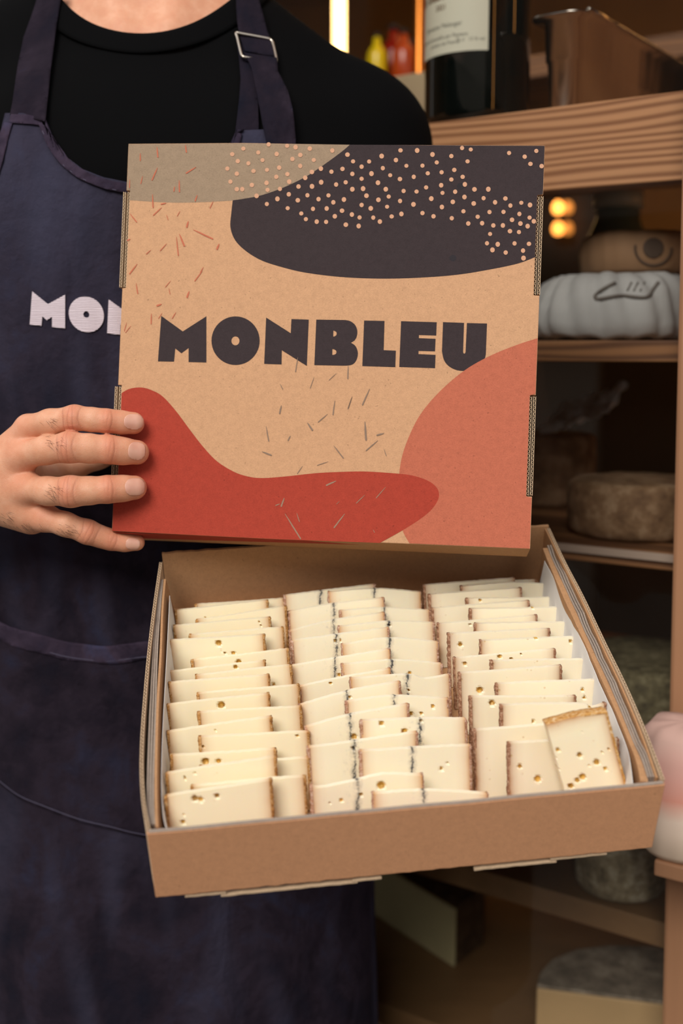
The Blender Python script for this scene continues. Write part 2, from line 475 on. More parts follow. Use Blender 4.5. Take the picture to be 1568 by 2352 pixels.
T1 = [(378,55,385,130,3),(258,100,258,155,2.5),(583,40,590,95,3),(382,205,342,295,3),(660,200,588,245,3),(538,295,540,380,3),(505,340,500,375,2.5),(346,397,350,492,3),(668,402,653,445,3),(445,460,408,468,3),(412,492,352,548,2.5),(783,447,760,495,2),(183,535,232,597,2.5),(446,543,458,580,1.5),(545,517,524,553,1.5),(604,590,592,635,4),(640,652,780,718,3.5),(540,683,575,770,4),(518,703,532,838,2.5),(826,753,809,793,4),(449,750,402,803,2),(335,797,302,827,2),(187,718,165,730,3),(236,898,181,970,3),(228,1037,240,1113,2.5),(713,920,690,960,2),(705,948,650,1021,2.5),(478,1018,439,1065,1.5),(464,1072,472,1115,1.5),(610,1095,594,1140,4),(412,1187,377,1200,4),(338,1255,336,1330,2.5),(416,1250,390,1290,1.5),(515,1245,488,1290,2),(160,1320,143,1380,1.5),(192,1342,152,1392,1.5),(275,265,262,320,2),(182,290,180,350,2)]
T2 = [(1078,380,1062,483,2.5),(1441,440,1438,533,3),(1357,493,1303,543,1.5),(1195,522,1168,600,1.8),(951,570,969,608,2),(960,725,947,785,4),(850,875,869,983,2.8),(1025,943,1008,978,3),(820,1058,888,1084,4),(1147,850,1184,905,4.5),(1293,787,1225,845,2.5),(1345,690,1331,793,3),(1470,660,1439,750,2.5),(1337,1015,1406,1105,3),(1297,1130,1219,1156,1.8),(1113,1160,1075,1216,1.8)]
T3 = [(162,645,107,768,3.5),(28,705,0,790,2.5),(126,895,135,1038,5),(272,985,217,1000,4),(225,1040,135,1118,3),(272,1105,290,1158,1.8)]
T4 = [(885,390,780,437,4),(335,570,303,660,4),(290,632,245,650,2.5),(343,738,508,1003,3.5),(467,730,495,820,2),(975,738,862,885,3.5),(1187,540,1098,625,2),(1410,453,1308,570,2),(920,605,890,635,1.2),(1275,905,1290,935,1.5)]
def ticks(T, x0, y0, s, mat, wk):
    mb = MB()
    for x1, y1, x2, y2, w in T:
        a = np.array([x0 + x1 / s, y0 + y1 / s]); b = np.array([x0 + x2 / s, y0 + y2 / s])
        d = unit(b - a); nn = np.array([-d[1], d[0]]) * w * wk; h = (a + b) / 2
        ps = [a - nn * .25, a * .7 + b * .3 - nn * .8, b - nn * .9, b + d * 1.2, b + nn * .8, h + nn * .9, a + nn * .3]
        mb.add([lid_w(*lid_uv(*p), .0004) for p in ps], [tuple(range(7))])
    mb.build('printed_flecks', mat, lid, fix=False)['kind'] = 'stuff'
ticks(T1, 240, 320, 3.136, M_INK_TICK_R, .55)
ticks(T2, 340, 700, 3.136, M_INK_TICK_G, .5)
ticks(T3, 800, 700, 3.336, M_INK_TICK_G, .5)
ticks(T4, 580, 1020, 4.61, M_INK_TICK_K, .5)

# ================================================================== THE TRAY
W_T = 0.305
t_t = c2w(np.array([-0.45245759, 0.10762341, 2.9102248]) * W_T) + CAM
ex_t = unit(c2w([0.99279429, -0.06902793, 0.09795222]))
ey_t = unit(c2w([0.09842868, 0.54007324, -0.83584251])); ey_t = unit(ey_t - ex_t * ey_t.dot(ex_t))
en_t = unit(np.cross(ex_t, ey_t))          # down into the tray
if en_t[2] > 0: en_t = -en_t
H_T = .056
def tr(x, y, z=0.0): return t_t + ex_t * x + ey_t * y + en_t * z
def tr_xy(px, py, z=0.0):
    p = hit(px, py, t_t + en_t * z, en_t) - t_t
    return np.array([p.dot(ex_t), p.dot(ey_t)])
def rim(px, py, z=0.0): return hit(px, py, t_t + en_t * z, en_t)
tray = thing('box_tray', 'open brown corrugated cardboard tray filled with sliced cheese', 'box', tr(W_T / 2, .137, H_T + .003))
FL, FR, BL, BR = [tr_xy(*p) for p in ((337, 1908), (1524, 1795), (372, 1274), (1260, 1210))]
print('tray', FL, FR, BL, BR)
# side walls: real corrugated board standing on its flutes
left_rim = [rim(*p) for p in smooth_curve([(366, 1291), (350, 1400), (338, 1500), (329, 1600), (322, 1700), (321, 1780), (326, 1850), (337, 1907)], 3)]
corrugated(None, None, ex_t, en_t * H_T, .0021, .0031, M_EDGE, tray, 'side_wall', curve=left_rim)
right_rim = [rim(*p) for p in smooth_curve([(1256, 1213), (1292, 1290), (1335, 1372), (1385, 1478), (1432, 1575), (1480, 1688), (1518, 1790)], 3)]
corrugated(None, None, ex_t, en_t * H_T, .0021, .0031, M_EDGE, tray, 'side_wall', curve=right_rim)
def strip(name, curve_px, z, depth, th, mat, inner=None, tilt=0.0, wav=0.0):
    """sheet standing along a traced rim, going down into the tray"""
    P = [rim(px, py, z) for px, py in smooth_curve(curve_px, 5)]
    n = len(P); v = []; K = 4
    for i, p in enumerate(P):
        t = unit(P[min(i + 1, n - 1)] - P[max(i - 1, 0)]); w = unit(np.cross(t, en_t)); w = w if w.dot(ex_t) > 0 else -w
        jit = wav * (noise.noise(V(p * 60)))
        for k in range(K + 1):
            q = p + en_t * (depth * k / K + jit * (1 - k / K)) + w * (tilt * k / K)
            v += [q, q + w * th]
    f = []
    R = 2 * (K + 1)
    for i in range(n - 1):
        for k in range(K):
            a = i * R + 2 * k; b = a + R
            f += [(a, a + 2, b + 2, b), (a + 1, b + 1, b + 3, a + 3)]
        f += [(i * R, (i + 1) * R, (i + 1) * R + 1, i * R + 1), (i * R + 2 * K, i * R + 2 * K + 1, (i + 1) * R + 2 * K + 1, (i + 1) * R + 2 * K)]
    for i in (0, n - 1):
        for k in range(K):
            a = i * R + 2 * k; f.append((a, a + 1, a + 3, a + 2))
    return obj(name, v, f, mat, tray)
M_GREYEDGE = paper_mat('grey_board_edge', (150, 136, 124), speck=False)
M_PAPER = Mat('white_paper', lin(226, 224, 222), .7, Subsurface_Weight=.0).m
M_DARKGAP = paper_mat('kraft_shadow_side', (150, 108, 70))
# left layers
for k, off in enumerate((0, 6, 12)):
    strip('tucked_sheet', [(364 + off * .6, 1334 - off * .3), (355 + off * .7, 1420), (348 + off * .8, 1520), (342 + off, 1640), (338 + off, 1760), (337 + off, 1850), (341 + off * .9, 1893)], .004, .044, .0012, M_GREYEDGE, wav=.0012)
strip('tucked_sheet', [(376, 1330), (370, 1400), (366, 1500), (359, 1620), (355, 1760), (355, 1850), (357, 1900)], .004, .044, .0016, M_KRAFT_IN, tilt=.0058)
strip('lining_paper', [(389, 1368), (384, 1470), (378, 1580), (372, 1700), (370, 1800), (374, 1870), (381, 1902)], .010, .040, .0003, M_PAPER, tilt=.003)
# right layers
strip('tucked_sheet', [(1250, 1213), (1288, 1290), (1332, 1376), (1380, 1482), (1426, 1580), (1472, 1690), (1506, 1786)], .0015, .050, .0012, M_KRAFT_IN)
for k, off in enumerate((0, 6, 12)):
    strip('tucked_sheet', [(1256 + off, 1254 - off * .2), (1282 + off, 1315), (1310 + off, 1375), (1352 + off, 1470), (1398 + off, 1570), (1441 + off, 1670), (1473 + off, 1745), (1486 + off, 1786)], .004, .044, .0012, M_GREYEDGE, wav=.0022)
strip('tucked_sheet', [(1246, 1260), (1275, 1330), (1310, 1408), (1352, 1497), (1398, 1600), (1436, 1685), (1461, 1750), (1470, 1795)], .005, .044, .0046, M_KRAFT_IN, wav=.001)
strip('lining_paper', [(1250, 1288), (1281, 1352), (1312, 1420), (1347, 1500), (1380, 1580), (1416, 1660), (1442, 1725), (1452, 1800)], .008, .044, .0003, M_PAPER, tilt=-.004, wav=.002)
# back wall with a torn top
def wall_lr(name, x0, x1, y, z0f, z1, th, mat, nseg=60, bulge=0):
    v = []; f = []
    for i in range(nseg + 1):
        x = x0 + (x1 - x0) * i / nseg; z0 = z0f(x); yy = y(x) if callable(y) else y
        v += [tr(x, yy, z0), tr(x, yy, z1(x) if callable(z1) else z1), tr(x, yy + th, z1(x) if callable(z1) else z1), tr(x, yy + th, z0)]
    for i in range(nseg):
        k = i * 4
        for a, b in ((0, 1), (1, 2), (2, 3), (3, 0)): f.append((k + a, k + b, k + 4 + b, k + 4 + a))
    f += [(0, 1, 2, 3), (nseg * 4 + 3, nseg * 4 + 2, nseg * 4 + 1, nseg * 4)]
    return obj(name, v, f, mat, tray)
wall_lr('back_wall', BL[0], BR[0], lambda x: BL[1] + (BR[1] - BL[1]) * (x - BL[0]) / (BR[0] - BL[0]), lambda x: -.0008 + .0009 * noise.noise(V((x * 130, 0, 0))) , H_T, -.0024, M_KRAFT_IN, 110)
wf = lambda x: FL[1] + (FR[1] - FL[1]) * (x - FL[0]) / (FR[0] - FL[0])
fw = wall_lr('front_wall', FL[0], FR[0], wf, lambda x: .0006 * noise.noise(V((x * 25, 5, 0))), lambda x: H_T - .001 + .0008 * noise.noise(V((x * 160, 9, 0))), .0026, M_TRAYF, 110)
bevel(fw, .0006, 2, 40)
wall_lr('front_rim', FL[0] + .001, FR[0] - .001, wf, lambda x: -.0007 + .0006 * noise.noise(V((x * 25, 5, 0))), lambda x: .0003 + .0006 * noise.noise(V((x * 25, 5, 0))), .0021, M_GREYEDGE, 110)
# floor and the torn under-flap showing below the front
p = [tr(BL[0], BL[1], H_T - .003), tr(BR[0], BR[1], H_T - .003), tr(FR[0], FR[1], H_T - .003), tr(FL[0], FL[1], H_T - .003)]
obj('floor_panel', *slab(*p, en_t, .0025), M_KRAFT_IN, tray)
def flap(x0, x1, drop):
    wall_lr('torn_flap', x0, x1, lambda x: wf(x) - .001, lambda x: H_T + drop + .0007 * noise.noise(V((x * 120, 3, 0))), lambda x: H_T + drop + .0013 + .0007 * noise.noise(V((x * 120, 3, 0))), .0030, M_EDGE, 30)
xs = lambda px: FL[0] + (px - 355) / (1508 - 355) * (FR[0] - FL[0])
flap(xs(420), xs(512), .0010); flap(xs(500), xs(812), .0034); flap(xs(800), xs(868), .0022); flap(xs(1085), xs(1280), .0030); flap(xs(1265), xs(1400), .0006)
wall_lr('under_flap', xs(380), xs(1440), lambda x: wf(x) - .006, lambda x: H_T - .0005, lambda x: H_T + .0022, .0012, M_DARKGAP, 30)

# ================================================================== THE CHEESE
def paste(name, c0, c1, ash=False, pits=.3):
    m = Mat(name, rough=.42)
    ed = m.attr('ed')
    nz = m.noise(120, 2, .5)
    e2 = m.math('ADD', ed, m.math('MULTIPLY', m.math('SUBTRACT', nz, .5), .0016))
    c0, c1 = lin(*c0), lin(*c1)
    mid = tuple((a * .38 + b * .62) for a, b in zip(c0[:3], c1[:3])) + (1,)
    col = m.ramp(m.math('MULTIPLY', e2, 100), [(0.0, c1), (.14, mid), (.32, tuple(a * .68 + b * .32 for a, b in zip(c0[:3], c1[:3])) + (1,)), (.60, tuple(a * .90 + b * .10 for a, b in zip(c0[:3], c1[:3])) + (1,)), (1.0, c0)])
    big = m.noise(18, 2, .5)
    col = m.mix(m.math('MULTIPLY', big, .25), col, tuple(x * f for x, f in zip(c0[:3], (1.0, .94, .80))) + (1,))
    # eyes
    h = m.math('ADD', m.attr('hd'), m.math('MULTIPLY', m.math('SUBTRACT', m.noise(500, 2, .6), .5), .5))
    hm = m.ramp(h, [(.72, 1.0), (1.05, 0.0)])
    hc = m.ramp(m.noise(300, 2, .5), [(.35, lin(150, 108, 42)), (.6, lin(216, 172, 84))])
    col = m.mix(hm, col, hc)
    # little pits
    vo = m.n('ShaderNodeTexVoronoi'); vo.inputs['Scale'].default_value = 170
    m.l(m.coords(), vo.inputs['Vector'])
    pit = m.ramp(vo.outputs['Distance'], [(.10, 1.0), (.17, 0.0)])
    pn = m.ramp(m.noise(60, 2, .5), [(.55, 0.0), (.66, 1.0)])
    pit = m.math('MULTIPLY', pit, pn)
    col = m.mix(m.math('MULTIPLY', pit, pits), col, lin(190, 150, 92))
    if ash:
        a = m.math('ADD', m.attr('ashd'), m.math('MULTIPLY', m.math('SUBTRACT', m.noise(170, 4, .7), .5), .006))
        a = m.math('ABSOLUTE', a)
        line = m.ramp(m.math('MULTIPLY', a, 100), [(.0, 1.0), (.05, .85), (.10, .32), (.34, .0)])
        br = m.ramp(m.noise(150, 4, .75), [(.40, .08), (.56, 1.0)])
        col = m.mix(m.math('MULTIPLY', line, br), col, lin(58, 62, 70))
        sm = m.ramp(m.noise(110, 5, .75), [(.60, 0.0), (.72, .35)])
        near = m.ramp(m.math('MULTIPLY', a, 100), [(.3, 1.0), (1.6, .1)])
        col = m.mix(m.math('MULTIPLY', sm, near), col, lin(140, 148, 150))
    m.color(col)
    hh = m.math('SUBTRACT', m.math('MULTIPLY', m.noise(350, 3, .6), .25), pit)
    m.bump(hh, .35, .0005)
    m.b.inputs['Subsurface Weight'].default_value = .28
    m.b.inputs['Subsurface Radius'].default_value = (1.0, .7, .35)
    m.b.inputs['Subsurface Scale'].default_value = .004
    m.b.inputs['Specular IOR Level'].default_value = .3
    return m.m
M_PA = paste('tomme_paste', (247, 235, 204), (192, 126, 64), pits=.25)
M_PM = paste('ash_line_paste', (248, 238, 212), (204, 138, 74), ash=True, pits=.25)
M_PR = paste('mountain_paste', (247, 236, 210), (172, 118, 80), pits=.75)
def rind_mat(name, a, b, c):
    m = Mat(name, rough=.85)
    m.color(m.ramp(m.noise(420, 5, .7), [(.30, lin(*a)), (.5, lin(*b)), (.68, lin(*c))]))
    m.bump(m.noise(600, 4, .7), .9, .0012)
    return m.m
M_RA = rind_mat('golden_rind', (120, 70, 34), (196, 140, 72), (226, 200, 158))
M_RM = rind_mat('pink_beige_rind', (150, 96, 70), (196, 148, 118), (230, 206, 190))
M_RR = rind_mat('brown_crusty_rind', (112, 70, 48), (164, 116, 86), (214, 180, 152))
M_RG = rind_mat('bright_golden_rind', (170, 108, 46), (212, 158, 84), (240, 216, 176))
LEAN = math.radians(20)
dn = unit(en_t * math.cos(LEAN) + ey_t * math.sin(LEAN))       # from a slice's top edge to its foot
fnm = unit(np.cross(dn, ex_t))
if fnm.dot(CAM - t_t) < 0: fnm = -fnm                          # towards the viewer
Z_FLOOR = H_T - .0035
SL_TH = .0036
def cheese(label, group, P0, ex, dv, nv, topz, w, top_off, length, mat, rmat, ash=None, holes=(), th=SL_TH, rtop=False, seed=0, ends=(1, 1), hook=None):
    """one slice: P0 left end of its top edge, ex along the top, dv down the face, nv to the viewer"""
    nu = max(24, int(w / .0011)); nv_ = max(12, int(length / .0013))
    root = thing('cheese_slice', label, 'cheese slice', P0 + ex * w / 2 + dv * length - nv * th / 2, group)
    r0 = random.Random(seed)
    ph = [r0.uniform(0, 6.28) for _ in range(4)]
    U = np.linspace(0, w, nu + 1); T = np.linspace(0, 1, nv_ + 1)
    verts = []; ed = []; hd = []; ad = []
    def surf(u, t, side):
        to = top_off(u)
        v = to + (length - to) * t
        wave = .0005 * math.sin(u / w * 5 + ph[0]) + .0004 * math.sin(v * 90 + ph[1])
        e = .0006 * noise.noise(V((u * 300, v * 240, seed * 3.1))) if (u < .001 or u > w - .001 or t < .03) else 0
        p = P0 + ex * u + dv * v + nv * (wave - side * th)
        if u < .001: p = p + ex * abs(e)
        if u > w - .001: p = p - ex * abs(e)
        if t < .03: p = p + dv * e * .5
        return p, u, v
    for side in (0, 1):
        for t in T:
            for u in U:
                p, uu, vv_ = surf(u, t, side)
                h = 9.0
                for (hu, hv, hr) in holes:
                    q = math.hypot(uu - hu, (vv_ - hv) * 1.05) / hr
                    if q < h: h = q
                if side == 0 and h < 1.1:
                    p = p - nv * min(.0024, .7 * th) * max(0, 1 - h * h * .8) 
                verts.append(p)
                dl = uu if ends[0] else 9; dr = w - uu if ends[1] else 9
                dd = min(dl, dr)
                if rtop: dd = min(dd, vv_ - top_off(uu))
                ed.append(dd); hd.append(min(h, 3)); ad.append(uu - (ash if ash is not None else -1) * w + .10 * (vv_ * .25))
    n = nu + 1; m_ = nv_ + 1; f = []
    for j in range(nv_):
        for i in range(nu):
            a = j * n + i; f.append((a, a + n, a + n + 1, a + 1))
            b = a + n * m_; f.append((b, b + 1, b + n + 1, b + n))
    o2 = n * m_
    for i in range(nu):
        f.append((i, i + 1, i + 1 + o2, i + o2)); a = nv_ * n + i; f.append((a, a + o2, a + 1 + o2, a + 1))
    for j in range(nv_):
        a = j * n; f.append((a, a + o2, a + n + o2, a + n)); b = a + nu; f.append((b, b + n, b + n + o2, b + o2))
    obj('paste', verts, f, mat, root, smooth=False, attrs={'ed': ed, 'hd': hd, 'ashd': ad}, fix=False)
    # rinds: rough strips closing the two ends
    def rind(uc, sgn):
        v = []; f = []; nn = max(14, int(length / .0011)); K = 5
        for j in range(nn + 1):
            to = top_off(min(max(uc, 0), w)); vq = to + (length - to) * j / nn
            for k in range(K + 1):
                s = k / K
                off = .0008 + .0010 * noise.noise(V((vq * 420, k * .9, seed * 7.7 + sgn)))
                q = P0 + ex * (uc + sgn * off * (1 if 0 < k < K else .65)) + dv * vq + nv * (.0002 - (th + .0004) * s + .0005 * noise.noise(V((vq * 300, 9 + k, seed))))
                q0 = P0 + ex * (uc - sgn * .0010) + dv * vq + nv * (.00025 - (th + .0005) * s)
                v += [q, q0]
        R = 2 * (K + 1)
        for j in range(nn):
            for k in range(K):
                a = j * R + 2 * k
                f.append((a, a + 2, a + R + 2, a + R))
            for a in (j * R, j * R + 2 * K): f.append((a, a + 1, a + R + 1, a + R))
        for k in range(K): f += [(2 * k, 2 * k + 2, 2 * k + 3, 2 * k + 1)]
        obj('rind', v, f, rmat, root, smooth=True)
    if ends[0]: rind(0, -1)
    if ends[1]: rind(w, 1)
    if rtop:
        v = []; f = []; nn = 60; K = 5
        for j in range(nn + 1):
            u = w * j / nn
            for k in range(K + 1):
                off = .0003 + .0005 * noise.noise(V((u * 420, k * .9, 3.3)))
                q = P0 + ex * u + dv * (top_off(u) - off) + nv * (.0004 - (th + .0008) * k / K)
                q0 = P0 + ex * u + dv * (top_off(u) + .0012) + nv * (.0003 - (th + .0006) * k / K)
                v += [q, q0]
        R = 2 * (K + 1)
        for j in range(nn):
            for k in range(K):
                a = j * R + 2 * k; f.append((a, a + 2, a + R + 2, a + R))
            for a in (j * R, j * R + 2 * K): f.append((a, a + 1, a + R + 1, a + R))
        obj('rind', v, f, rmat, root, smooth=True)
    return root
# top edges read from the photograph, back to front: (left, right, optional middle points, ash position, eyes, kind of row)
SL = {}
SL['L'] = [
 ('B', (449,1390),(653,1376),[],[]),
 ('A', (403,1403),(614,1380),[],[(471,1419,2)]),
 ('B', (452,1425),(656,1394),[],[]),
 ('A', (400,1438),(619,1419),[],[(595,1430,2.2),(600,1438,2.2)]),
 ('B', (436,1459),(649,1442),[],[]),
 ('A', (388,1473),(606,1459),[],[(502,1478,8),(536,1501,5.5),(517,1501,3),(508,1495,2.5)]),
 ('B', (441,1518),(661,1492),[],[(548,1521,7)]),
 ('A', (389,1543),(607,1519),[],[(541,1533,5.5),(502,1552,2.2)]),
 ('B', (450,1552),(668,1529),[],[(629,1573,4)]),
 ('A', (389,1569),(616,1551),[],[]),
 ('B', (454,1594),(685,1574),[],[]),
 ('A', (385,1620),(616,1594),[],[(508,1621,9.5)]),
 ('B', (456,1638),(690,1624),[],[]),
 ('A', (385,1682),(622,1648),[],[(496,1680,2)]),
 ('B', (458,1694),(708,1683),[],[(683,1692,4.5),(466,1716,4)]),
 ('A', (393,1736),(632,1722),[],[(472,1749,10),(502,1748,7)]),
 ('B', (460,1762),(708,1741),[],[]),
 ('A', (382,1779),(632,1739),[],[(447,1778,2.5),(425,1789,4)]),
 ('B', (440,1807),(700,1785),[],[]),
 ('A', (380,1831),(622,1792),[],[(447,1836,8),(461,1838,6.5),(498,1829,7),(420,1890,6),(424,1875,3)]),
]
SL['M'] = [
 ('A', (653,1369),(860,1343),[],[],.40),
 ('B', (755,1360),(965,1360),[(865,1353)],[],.50),
 ('A', (662,1406),(880,1374),[(767,1387)],[],.48),
 ('B', (781,1404),(987,1404),[(875,1397)],[],.50),
 ('A', (665,1450),(881,1408),[(764,1426)],[],.47),
 ('B', (778,1440),(996,1431),[(889,1429)],[(894,1437,4)],.53),
 ('A', (670,1473),(892,1443),[(770,1458)],[(770,1472,4.5),(782,1471,3.5)],.46),
 ('B', (786,1481),(1005,1475),[(893,1467)],[],.50),
 ('A', (667,1531),(894,1491),[(767,1513)],[(779,1551,5)],.45),
 ('B', (786,1527),(1014,1526),[(898,1517)],[(941,1548,5)],.50),
 ('A', (688,1578),(895,1536),[(770,1560)],[(759,1570,4)],None),
 ('B', (805,1559),(1033,1550),[(932,1551),(977,1560)],[(939,1587,3.5)],.57),
 ('A', (689,1620),(918,1568),[(798,1588)],[(803,1602,4)],.47),
 ('B', (795,1614),(1029,1606),[(903,1600)],[(994,1623,5),(944,1640,5.5),(967,1639,4.5)],.47),
 ('A', (702,1671),(937,1619),[(798,1643)],[(719,1655,3),(813,1692,8)],.43),
 ('B', (829,1657),(1070,1653),[(945,1652)],[(876,1662,7),(929,1680,8),(967,1658,4.5)],.56),
 ('A', (708,1718),(957,1684),[(808,1704)],[(811,1719,5)],.42),
 ('B', (827,1726),(1080,1714),[(945,1719)],[(1014,1768,5),(1028,1754,3),(1009,1818,3.5)],.47),
 ('A', (714,1806),(969,1780),[(740,1809),(819,1793),(880,1778)],[(875,1804,11),(829,1826,5.5),(784,1840,5),(757,1845,3)],.42),
 ('B', (857,1823),(1119,1824),[(973,1817)],[],.44),
]
SL['R'] = [
 ('B', (1030,1342),(1231,1333),[],[]),
 ('A', (974,1345),(1180,1328),[],[]),
 ('B', (1060,1347),(1265,1343),[(1169,1339)],[]),
 ('A', (986,1367),(1196,1351),[],[]),
 ('B', (1072,1376),(1284,1373),[],[(1103,1380,4)]),
 ('A', (993,1398),(1214,1381),[],[(1038,1389,2)]),
 ('B', (1080,1400),(1301,1395),[],[(1223,1396,3.5),(1290,1418,4)]),
 ('A', (1006,1433),(1232,1414),[],[(1079,1434,3)]),
 ('B', (1092,1433),(1319,1429),[],[]),
 ('A', (1030,1456),(1261,1446),[],[(1057,1481,6)]),
 ('B', (1104,1472),(1336,1463),[],[(1231,1466,5),(1310,1474,4.5)]),
 ('A', (1044,1512),(1274,1492),[],[(1067,1524,5.5),(1147,1508,6),(1174,1514,4.5),(1197,1503,2.5)]),
 ('B', (1129,1519),(1356,1515),[],[]),
 ('A', (1055,1547),(1288,1530),[],[(1102,1586,9)]),
 ('B', (1140,1572),(1378,1561),[],[(1282,1586,2.5),(1337,1584,4.5),(1341,1602,4.5)]),
 ('A', (1080,1602),(1321,1600),[],[(1130,1616,8)]),
 ('B', (1151,1621),(1390,1616),[(1330,1618),(1358,1626)],[(1355,1624,5),(1225,1659,4.5)]),
 ('A', (1090,1678),(1332,1662),[],[]),
 ('B', (1168,1708),(1420,1698),[],[(1194,1761,6),(1235,1790,9)]),
]
COLW = {'L': ('left-hand column of cheese with golden rind', M_PA, M_RA), 'M': ('middle column of cheese with a dark ash line', M_PM, M_RM), 'R': ('right-hand column of cheese with crusty brown rind', M_PR, M_RR)}
GRP = {'L': 'golden-rind cheese slices in the left column', 'M': 'ash-lined cheese slices in the middle column', 'R': 'brown-rind cheese slices in the right column'}
ORD = ['rearmost', 'second', 'third', 'fourth', 'fifth', 'sixth', 'seventh', 'eighth', 'ninth', 'tenth']
KIND = {'L': 'golden-rind cheese slice', 'M': 'ash-lined cheese slice', 'R': 'brown-rind cheese slice'}
SPECIAL = {('L', 5): 'golden-rind cheese slice with one round eye near its top', ('L', 15): 'golden-rind cheese slice with two round holes side by side',
           ('L', 19): 'frontmost golden-rind cheese slice, full face showing ragged eyes', ('M', 18): 'ash-lined cheese slice with a large triangular hole, second from the front',
           ('M', 19): 'frontmost ash-lined cheese slice, only its top edge above the tray front'}
for key, rows in SL.items():
    N = len(rows)
    s_nom = []
    for k, r in enumerate(rows):
        mx, my = (r[1][0] + r[2][0]) / 2, (r[1][1] + r[2][1]) / 2
        tz = .026 - .014 * k / (N - 1)
        s_nom.append(tr_xy(mx, my, tz)[1])
    kk = np.arange(N); co = np.polyfit(kk, s_nom, 2); s_fit = np.polyval(co, kk)
    for i in range(1, N): s_fit[i] = max(s_fit[i], s_fit[i - 1] + .0052)
    if key == 'R': s_fit = s_fit + np.linspace(0, .007, N)
    print(key, 's', np.round(s_fit[[0, 1, N // 2, -1]], 4), 'res', np.round(np.abs(s_fit - s_nom).max(), 4))
    cA = cB = 0
    nA = sum(r[0] == 'A' for r in rows); nB = N - nA
    for k, r in enumerate(rows):
        tzr = .026 - .014 * k / (N - 1)
        pp = tr(0, s_fit[k], tzr)
        a = hit(*r[1], pp, fnm); b = hit(*r[2], pp, fnm)
        ua = (a - pp).dot(ex_t); ub = (b - pp).dot(ex_t); w = ub - ua
        va = (a - pp).dot(dn); vb = (b - pp).dot(dn)
        mids = sorted([((hit(*q, pp, fnm) - pp).dot(ex_t) - ua, (hit(*q, pp, fnm) - pp).dot(dn)) for q in r[3]])
        prof = [(0, va)] + mids + [(w, vb)]
        sp = smooth_curve(prof, 6)
        xs_, ys_ = [q[0] for q in sp], [q[1] for q in sp]
        P0 = pp + ex_t * ua
        vmin = min(ys_)
        def toff(u, xs_=xs_, ys_=ys_): return float(np.interp(u, xs_, ys_))
        # length down to the tray floor
        z0 = (pp - t_t).dot(en_t); length = (Z_FLOOR - z0) / dn.dot(en_t)
        hol = []
        for hx, hy, hr in r[4]:
            q = hit(hx, hy, pp, fnm) - P0
            dep_ = (hit(hx, hy, pp, fnm) - CAM).dot(FWD)
            hol.append((q.dot(ex_t), q.dot(dn), hr * dep_ / F))
        row = r[0]
        if row == 'A': idx = cA; cA += 1; n_ = nA; side = 'left-shifted'
        else: idx = cB; cB += 1; n_ = nB; side = 'right-shifted'
        lab = '%s, %s' % (KIND[key], ('rearmost' if idx == 0 else ('frontmost' if idx == n_ - 1 else ORD[idx] + ' from the back'))) + ' of the %s row' % side
        lab = SPECIAL.get((key, k), lab)
        cheese(lab, GRP[key], P0, ex_t, dn, fnm, None, w, toff, length, COLW[key][1], COLW[key][2],
               ash=(r[5] if len(r) > 5 else None), holes=hol, seed=hash(key) % 1 + k + {'L': 0, 'M': 40, 'R': 80}[key])
# the big front piece leaning over the right-hand column
pp = tr(0, s_fit[-1] + .0165, .006)
ln2 = math.radians(24); dn2 = unit(en_t * math.cos(ln2) + ey_t * math.sin(ln2)); f2 = unit(np.cross(dn2, ex_t)); f2 = f2 if f2.dot(CAM - t_t) > 0 else -f2
TL, TR_, BR_ = hit(1254, 1664, pp, f2), hit(1392, 1634, pp, f2), hit(1440, 1812, pp, f2)
e2 = unit(TR_ - TL); dv2 = BR_ - TR_; dv2 = unit(dv2 - e2 * dv2.dot(e2) * 0.0)
w2 = np.linalg.norm(TR_ - TL); len2 = np.linalg.norm(BR_ - TR_) + .004
hol = []
A2 = np.array([[e2.dot(e2), e2.dot(dv2)], [e2.dot(dv2), 1.0]])
for hx, hy, hr in [(1334,1679,3),(1281,1723,5.5),(1273,1740,3),(1331,1735,7),(1371,1752,8.5),(1391,1768,5.5),(1385,1730,3),(1399,1723,3.5),(1338,1785,9),(1326,1793,7),(1311,1806,8),(1352,1760,2.5),(1280,1767,4.5),(1277,1814,7)]:
    q = hit(hx, hy, pp, f2) - TL
    uv = np.linalg.solve(A2, [q.dot(e2), q.dot(dv2)]); hol.append((uv[0], uv[1], hr * .68 / F))
bow = lambda u: -.0012 * math.sin(math.pi * u / w2)
cheese('large thick cheese piece with golden top rind leaning over the right column front', 'large front piece of cheese', TL, e2, dv2, f2, None, w2, bow, len2, M_PA, M_RG, holes=hol, th=.0085, rtop=True, seed=200, ends=(0, 1))

# ================================================================== THE PERSON
import openvdb
CX, CYB = -0.162, 1.06
def smin(a, b, k):
    h = np.clip(.5 + .5 * (b - a) / k, 0, 1)
    return b * (1 - h) + a * h - k * h * (1 - h)
def capsule(P, a, b, ra, rb):
    a, b = np.asarray(a, np.float32), np.asarray(b, np.float32); ab = b - a
    t = np.clip(((P - a) @ ab) / max(float(ab @ ab), 1e-9), 0, 1)
    d = P - a - t[..., None] * ab
    return np.sqrt((d * d).sum(-1)) - (ra + (rb - ra) * t)
def ellipsoid(P, c, r):
    q = (P - np.asarray(c, np.float32)) / np.asarray(r, np.float32)
    k = np.sqrt((q * q).sum(-1))
    return (k - 1) * min(r)
def chain(P, pts, k):
    d = None
    for (a, ra), (b, rb) in zip(pts, pts[1:]):
        e = capsule(P, a, b, ra, rb); d = e if d is None else smin(d, e, k)
    return d
